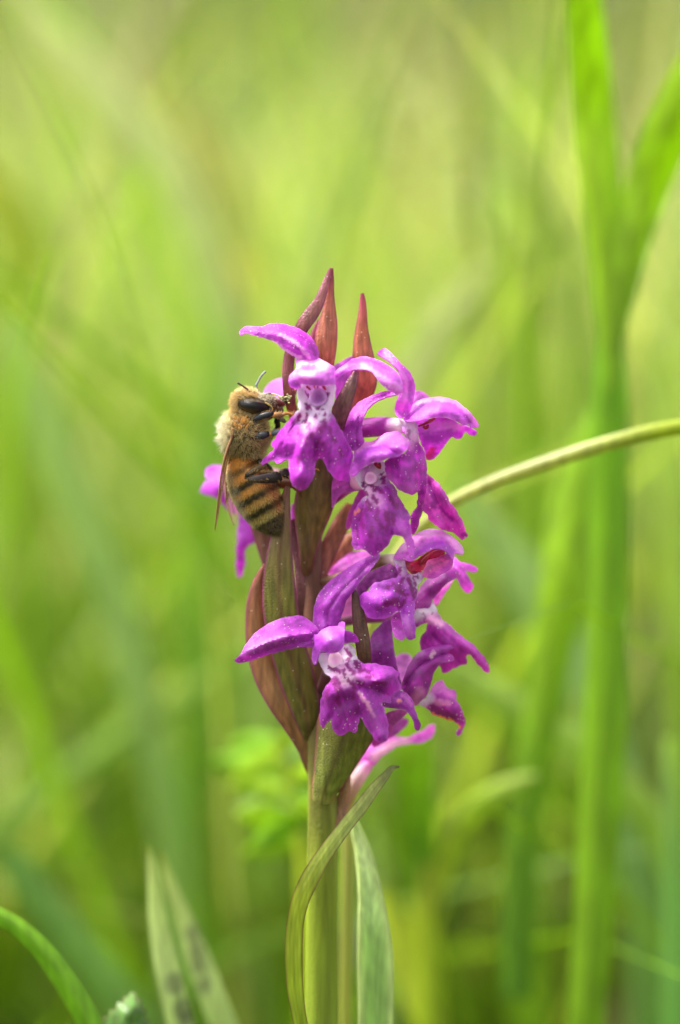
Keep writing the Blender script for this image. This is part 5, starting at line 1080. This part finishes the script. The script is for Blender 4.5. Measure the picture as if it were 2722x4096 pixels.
def etube(name, parent, pts, cols, mat=M_LEG, n=22, k=12, flat=1.0):
    a = np.array(pts, float); c = cr(a, n)
    V, F, u = tubegeo(c[:, :3], np.maximum(c[:, 3], 1.5), k, np.maximum(c[:, 3], 1.5) * flat)
    cu = np.array([q[0] for q in cols]); cc = np.array([q[1] for q in cols])
    col = np.stack([np.interp(u, cu, cc[:, q]) for q in range(3)], 1)
    return mesh_obj(name, EP(V), F, mat, parent, col)

# antennae: scape, elbow, ringed flagellum
def antenna(scape, flag, c1, c2):
    o = etube('antenna', bee, scape, [(0, c1), (1, c1)], n=10)
    c = cr(np.array(flag, float), 30)
    c[:, 3] *= 1 + .09 * np.sign(np.sin(np.arange(30) * 2.2))
    V, F, u = tubegeo(c[:, :3], c[:, 3], 12)
    mesh_obj('flagellum', EP(V), F, M_LEG, o, np.tile(c2, (len(V), 1)))
antenna([(748, 450, 95, 11), (700, 412, 120, 11), (630, 392, 130, 12)], [(622, 390, 130, 15), (580, 355, 140, 13), (525, 318, 150, 12), (480, 290, 155, 13)], srgb(75, 42, 35), srgb(72, 48, 42))
antenna([(758, 410, -90, 11), (728, 372, -100, 11), (706, 330, -110, 12)], [(704, 322, -110, 15), (735, 262, -118, 13), (775, 195, -126, 13), (822, 148, -135, 14)], srgb(105, 108, 112), srgb(120, 124, 128))

# legs
DK, GR, OR, RB = srgb(20, 18, 18), srgb(52, 56, 62), srgb(190, 125, 60), srgb(120, 52, 28)
def leg(segs, bristle=None):
    base = None
    for nm, pts, cols, flat in segs:
        if base is None:
            base = etube('leg', bee, pts, cols, flat=flat)
        else:
            etube(nm, base, pts, cols, flat=flat)
    if bristle:
        r = np.random.default_rng(len(bristle) + int(bristle[0][0]))
        R_, D_, L_, C_ = [], [], [], []
        for x, y, z, x2, y2, z2, rad, cnt, ln, cc in bristle:
            a, b = np.array([x, y, z]), np.array([x2, y2, z2]); t = (b - a) / np.linalg.norm(b - a)
            for q in range(cnt):
                f = r.random(); th = r.normal(0, .45) + r.choice([0, math.pi])
                s_ = np.cross(t, [0, 0, 1]); s_ /= np.linalg.norm(s_); w_ = np.cross(s_, t)
                o = s_ * math.cos(th) + w_ * math.sin(th)
                R_.append(a + (b - a) * f + o * rad * .9); D_.append(o + t * r.uniform(.2, .8)); L_.append(ln * r.uniform(.6, 1.2)); C_.append(cc * r.uniform(.7, 1.1))
        n = len(R_)
        hairs('bristle', base, np.array(R_), np.array(D_), np.array(L_), np.full(n, 1.8), np.array(C_), r.normal(0, .1, (n, 3)))
TAN = srgb(215, 175, 105)
leg([('leg', [(680, 800, 170, 34), (700, 745, 215, 36), (760, 712, 235, 40), (840, 690, 240, 42), (915, 672, 235, 34)], [(0, DK), (.4, GR * .8), (1, DK)], .9),
     ('tibia', [(915, 690, 235, 30), (960, 692, 225, 38), (1030, 692, 215, 30)], [(0, OR), (.3, srgb(150, 110, 70)), (1, srgb(120, 90, 60))], .9),
     ('tarsus', [(1030, 692, 215, 24), (1090, 672, 210, 18), (1150, 682, 205, 17), (1185, 715, 205, 18), (1188, 765, 205, 14)], [(0, srgb(150, 110, 70)), (.5, OR), (1, RB)], 1)],
    [(760, 712, 235, 915, 672, 235, 40, 60, 34, TAN), (930, 690, 230, 1180, 690, 205, 26, 120, 46, TAN)])
leg([('leg', [(620, 1030, 190, 38), (660, 985, 225, 38), (740, 955, 245, 46), (810, 940, 250, 46), (858, 925, 245, 36)], [(0, DK), (.45, GR), (1, DK)], .9),
     ('tibia', [(880, 930, 245, 24), (940, 915, 245, 34), (1020, 896, 240, 36), (1105, 876, 232, 28)], [(0, OR), (.15, GR), (.6, srgb(100, 110, 120)), (1, GR)], .8),
     ('tarsus', [(1110, 870, 232, 22), (1160, 850, 225, 20), (1215, 840, 220, 18), (1270, 842, 215, 15)], [(0, OR), (.5, RB), (1, OR)], 1)],
    [(660, 985, 235, 858, 925, 245, 44, 80, 34, TAN), (880, 930, 245, 1110, 876, 235, 32, 80, 36, TAN), (1110, 870, 232, 1260, 842, 215, 18, 50, 26, OR)])
leg([('leg', [(740, 1270, 150, 40), (800, 1325, 210, 42), (740, 1355, 250, 44), (660, 1405, 275, 42), (590, 1455, 285, 34)], [(0, DK), (.3, srgb(110, 88, 50)), (.7, srgb(70, 55, 35)), (1, DK)], .9),
     ('tibia', [(572, 1470, 285, 26), (640, 1492, 295, 40), (740, 1490, 300, 52), (860, 1480, 300, 66), (960, 1468, 295, 72), (1010, 1462, 290, 58)], [(0, DK), (.25, srgb(70, 62, 58)), (.5, srgb(38, 22, 24)), (1, srgb(28, 18, 20))], .5),
     ('basitarsus', [(1015, 1462, 290, 40), (1040, 1430, 285, 62), (1110, 1425, 275, 68), (1170, 1425, 265, 60)], [(0, OR), (.15, srgb(40, 24, 22)), (1, srgb(30, 18, 18))], .5),
     ('tarsus', [(1170, 1425, 265, 26), (1260, 1410, 225, 24), (1350, 1395, 190, 20), (1430, 1385, 160, 16), (1480, 1375, 150, 10), (1500, 1390, 150, 6)], [(0, srgb(45, 28, 24)), (.6, RB), (1, OR)], 1)],
    [(590, 1450, 285, 1000, 1462, 295, 62, 220, 44, TAN), (1020, 1430, 285, 1170, 1425, 270, 64, 90, 36, TAN), (800, 1325, 220, 600, 1440, 280, 42, 90, 40, TAN)])
# far-side legs
leg([('leg', [(760, 760, -150, 34), (860, 720, -190, 38), (950, 640, -190, 36)], [(0, DK), (1, DK)], 1),
     ('tibia', [(960, 630, -190, 30), (1040, 540, -170, 34), (1110, 480, -150, 34)], [(0, DK), (1, srgb(30, 22, 20))], 1),
     ('tarsus', [(1110, 480, -150, 32), (1150, 435, -130, 34), (1190, 395, -110, 32), (1225, 372, -90, 22), (1250, 360, -80, 12)], [(0, srgb(35, 25, 22)), (.4, srgb(60, 32, 24)), (.6, srgb(190, 130, 80)), (.75, srgb(50, 28, 22)), (1, RB)], 1)],
    [(1040, 540, -170, 1200, 390, -110, 34, 110, 28, srgb(60, 45, 35))])
leg([('leg', [(760, 1060, -150, 36), (850, 1000, -210, 38), (930, 900, -220, 34)], [(0, DK), (1, DK)], 1),
     ('tibia', [(930, 900, -220, 30), (980, 820, -200, 34), (960, 760, -150, 34)], [(0, DK), (1, DK)], 1),
     ('tarsus', [(960, 760, -150, 32), (1020, 745, -120, 30), (1070, 775, -100, 20)], [(0, DK), (1, srgb(80, 84, 78))], 1)],
    [(930, 760, -150, 1000, 760, -130, 34, 60, 50, srgb(90, 70, 50))])
leg([('leg', [(760, 1290, -140, 38), (860, 1350, -220, 40), (900, 1420, -250, 38)], [(0, DK), (1, srgb(60, 40, 30))], 1),
     ('tibia', [(900, 1430, -250, 36), (960, 1520, -230, 52), (1020, 1570, -210, 56)], [(0, DK), (1, srgb(110, 60, 25))], .6),
     ('basitarsus', [(1020, 1565, -210, 48), (1080, 1560, -200, 56), (1145, 1570, -190, 44)], [(0, srgb(120, 70, 25)), (1, srgb(105, 55, 22))], .6),
     ('tarsus', [(1150, 1580, -190, 22), (1200, 1620, -175, 18), (1235, 1660, -165, 16), (1238, 1710, -160, 12), (1265, 1735, -160, 8)], [(0, RB), (1, srgb(130, 80, 45))], 1)],
    [(960, 1550, -220, 1140, 1570, -195, 52, 120, 40, TAN)])

# mouthparts and the orchid pollen masses stuck to the face
etube('mandible', bee, [(900, 525, 70, 34), (960, 530, 80, 38), (1030, 548, 70, 30), (1062, 560, 55, 16)], [(0, srgb(90, 70, 60)), (.4, srgb(70, 30, 28)), (1, srgb(120, 60, 45))], n=12)
etube('tongue', bee, [(960, 590, 40, 28), (1000, 605, 40, 34), (1030, 640, 30, 26), (1045, 690, 20, 12)], [(0, srgb(140, 90, 50)), (.5, srgb(90, 75, 70)), (1, srgb(50, 34, 28))], n=12)
o = etube('pollinium', bee, [(880, 425, 20, 9), (930, 428, 30, 10), (990, 452, 35, 10), (1040, 478, 40, 14)], [(0, srgb(225, 205, 110)), (1, srgb(215, 200, 120))], mat=M_POLL, n=14)
r_ = np.random.default_rng(3); VV, FF, CC, k0 = [], [], [], 0
for q in range(26):
    t_ = r_.random(); c_ = np.array([1030 + 95 * t_, 480 + 6 * t_, 40.]) + r_.normal(0, 1, 3) * (10 + 12 * t_)
    V, F = ellipsoid(c_, (15, 13, 14), 0, 8, 6); VV.append(V); FF += [tuple(i + k0 for i in f) for f in F]; k0 += len(V); CC.append(np.tile(srgb(158, 160, 110) * r_.uniform(.8, 1.2), (len(V), 1)))
mesh_obj('pollen_club', EP(np.vstack(VV)), FF, M_POLL, o, np.vstack(CC))
V, F = ellipsoid((868, 432, 40), (36, 32, 34), 0, 14, 10); mesh_obj('pollen_club', EP(V), F, M_POLL, o, np.tile(srgb(92, 98, 78), (len(V), 1)))
etube('pollinium', bee, [(815, 535, 175, 9), (860, 555, 170, 11), (905, 592, 150, 8), (915, 625, 140, 6)], [(0, srgb(205, 185, 100)), (1, srgb(190, 165, 80))], mat=M_POLL, n=12)
V, F = ellipsoid((1040, 758, 60), (44, 26, 28), math.radians(25), 16, 10); mesh_obj('pollen_club', EP(V), F, M_POLL, bee, np.tile(srgb(105, 105, 88), (len(V), 1)))

# wings: true membranes that stand almost edge-on to the lens
def wing(lead, trail, cl, cm, am, nv=9, nu=34, veins=()):
    """lead/trail: polylines (x, y, z) of the two edges in bee px"""
    a, b = cr(np.array(lead, float), nu), cr(np.array(trail, float), nu)
    v = np.linspace(0, 1, nv)
    Vt = a[:, None, :] * (1 - v)[None, :, None] + b[:, None, :] * v[None, :, None]
    Vt[:, :, 0] += (np.sin(v * np.pi)[None, :] * np.sin(np.linspace(0, 3, nu))[:, None]) * -8
    V = Vt.reshape(-1, 3)
    vv = np.tile(v, nu)
    f = np.exp(-(vv / .14) ** 2)[:, None]
    col = cm * (1 - f) + cl * f
    al = am + (.92 - am) * f
    F = [(i * nv + j, i * nv + j + 1, (i + 1) * nv + j + 1, (i + 1) * nv + j) for i in range(nu - 1) for j in range(nv - 1)]
    o = mesh_obj('wing', EP(V), F, M_WING, bee, np.hstack([col, al]), thick=.00001)
    edge = cr(np.array(lead, float), 30)
    W, G, _ = tubegeo(edge, np.linspace(20, 6, 30), 8)
    mesh_obj('wing_margin', EP(W), G, M_LEG, o, np.tile(cl * .8, (len(W), 1)))
    for pl in veins:
        q = [a[int(i * (nu - 1))] * (1 - w) + b[int(i * (nu - 1))] * w for i, w in pl]
        c = cr(np.array(q), 12)
        W, G, _ = tubegeo(c, np.full(12, 3.2), 6)
        mesh_obj('vein', EP(W), G, M_LEG, o, np.tile(srgb(110, 70, 40), (len(W), 1)))
WL, WM = srgb(130, 92, 55), srgb(190, 165, 110)
VN = [[(.1, .1), (.3, .3), (.5, .35), (.7, .4), (.9, .5)], [(.1, .2), (.3, .6), (.5, .75), (.7, .8)], [(.3, .3), (.38, .62)], [(.5, .35), (.58, .76)], [(.66, .1), (.7, .4), (.75, .8)]]
wing([(405, 860, 270), (398, 980, 300), (352, 1100, 330), (300, 1280, 360), (262, 1480, 370), (240, 1680, 360), (215, 1900, 330), (190, 2130, 280)],
     [(410, 900, 240), (402, 1010, 210), (385, 1120, 160), (352, 1280, 110), (318, 1480, 80), (285, 1680, 90), (245, 1900, 150), (195, 2145, 260)], WL, WM, .6, veins=VN)
wing([(400, 1000, 190), (385, 1130, 150), (372, 1260, 60), (345, 1420, 20), (335, 1560, 0), (330, 1700, -20), (320, 1800, -40)],
     [(405, 1020, 160), (420, 1180, 90), (425, 1300, -20), (415, 1450, -60), (400, 1600, -90), (370, 1740, -80), (325, 1810, -50)], WL, WM, .16, veins=VN[:2])
wing([(360, 900, -270), (330, 1040, -300), (310, 1260, -330), (312, 1480, -345), (325, 1700, -340), (365, 1900, -320), (430, 2070, -300)],
     [(400, 960, -250), (420, 1120, -260), (450, 1330, -290), (490, 1540, -310), (512, 1740, -315), (500, 1900, -310), (435, 2078, -300)], srgb(170, 130, 100), srgb(205, 170, 150), .22, veins=VN)
wing([(380, 960, -230), (390, 1100, -250), (420, 1300, -290), (450, 1450, -300), (470, 1620, -300)],
     [(420, 980, -230), (470, 1120, -250), (500, 1300, -290), (510, 1450, -300), (475, 1625, -300)], srgb(170, 130, 100), srgb(205, 170, 150), .15)
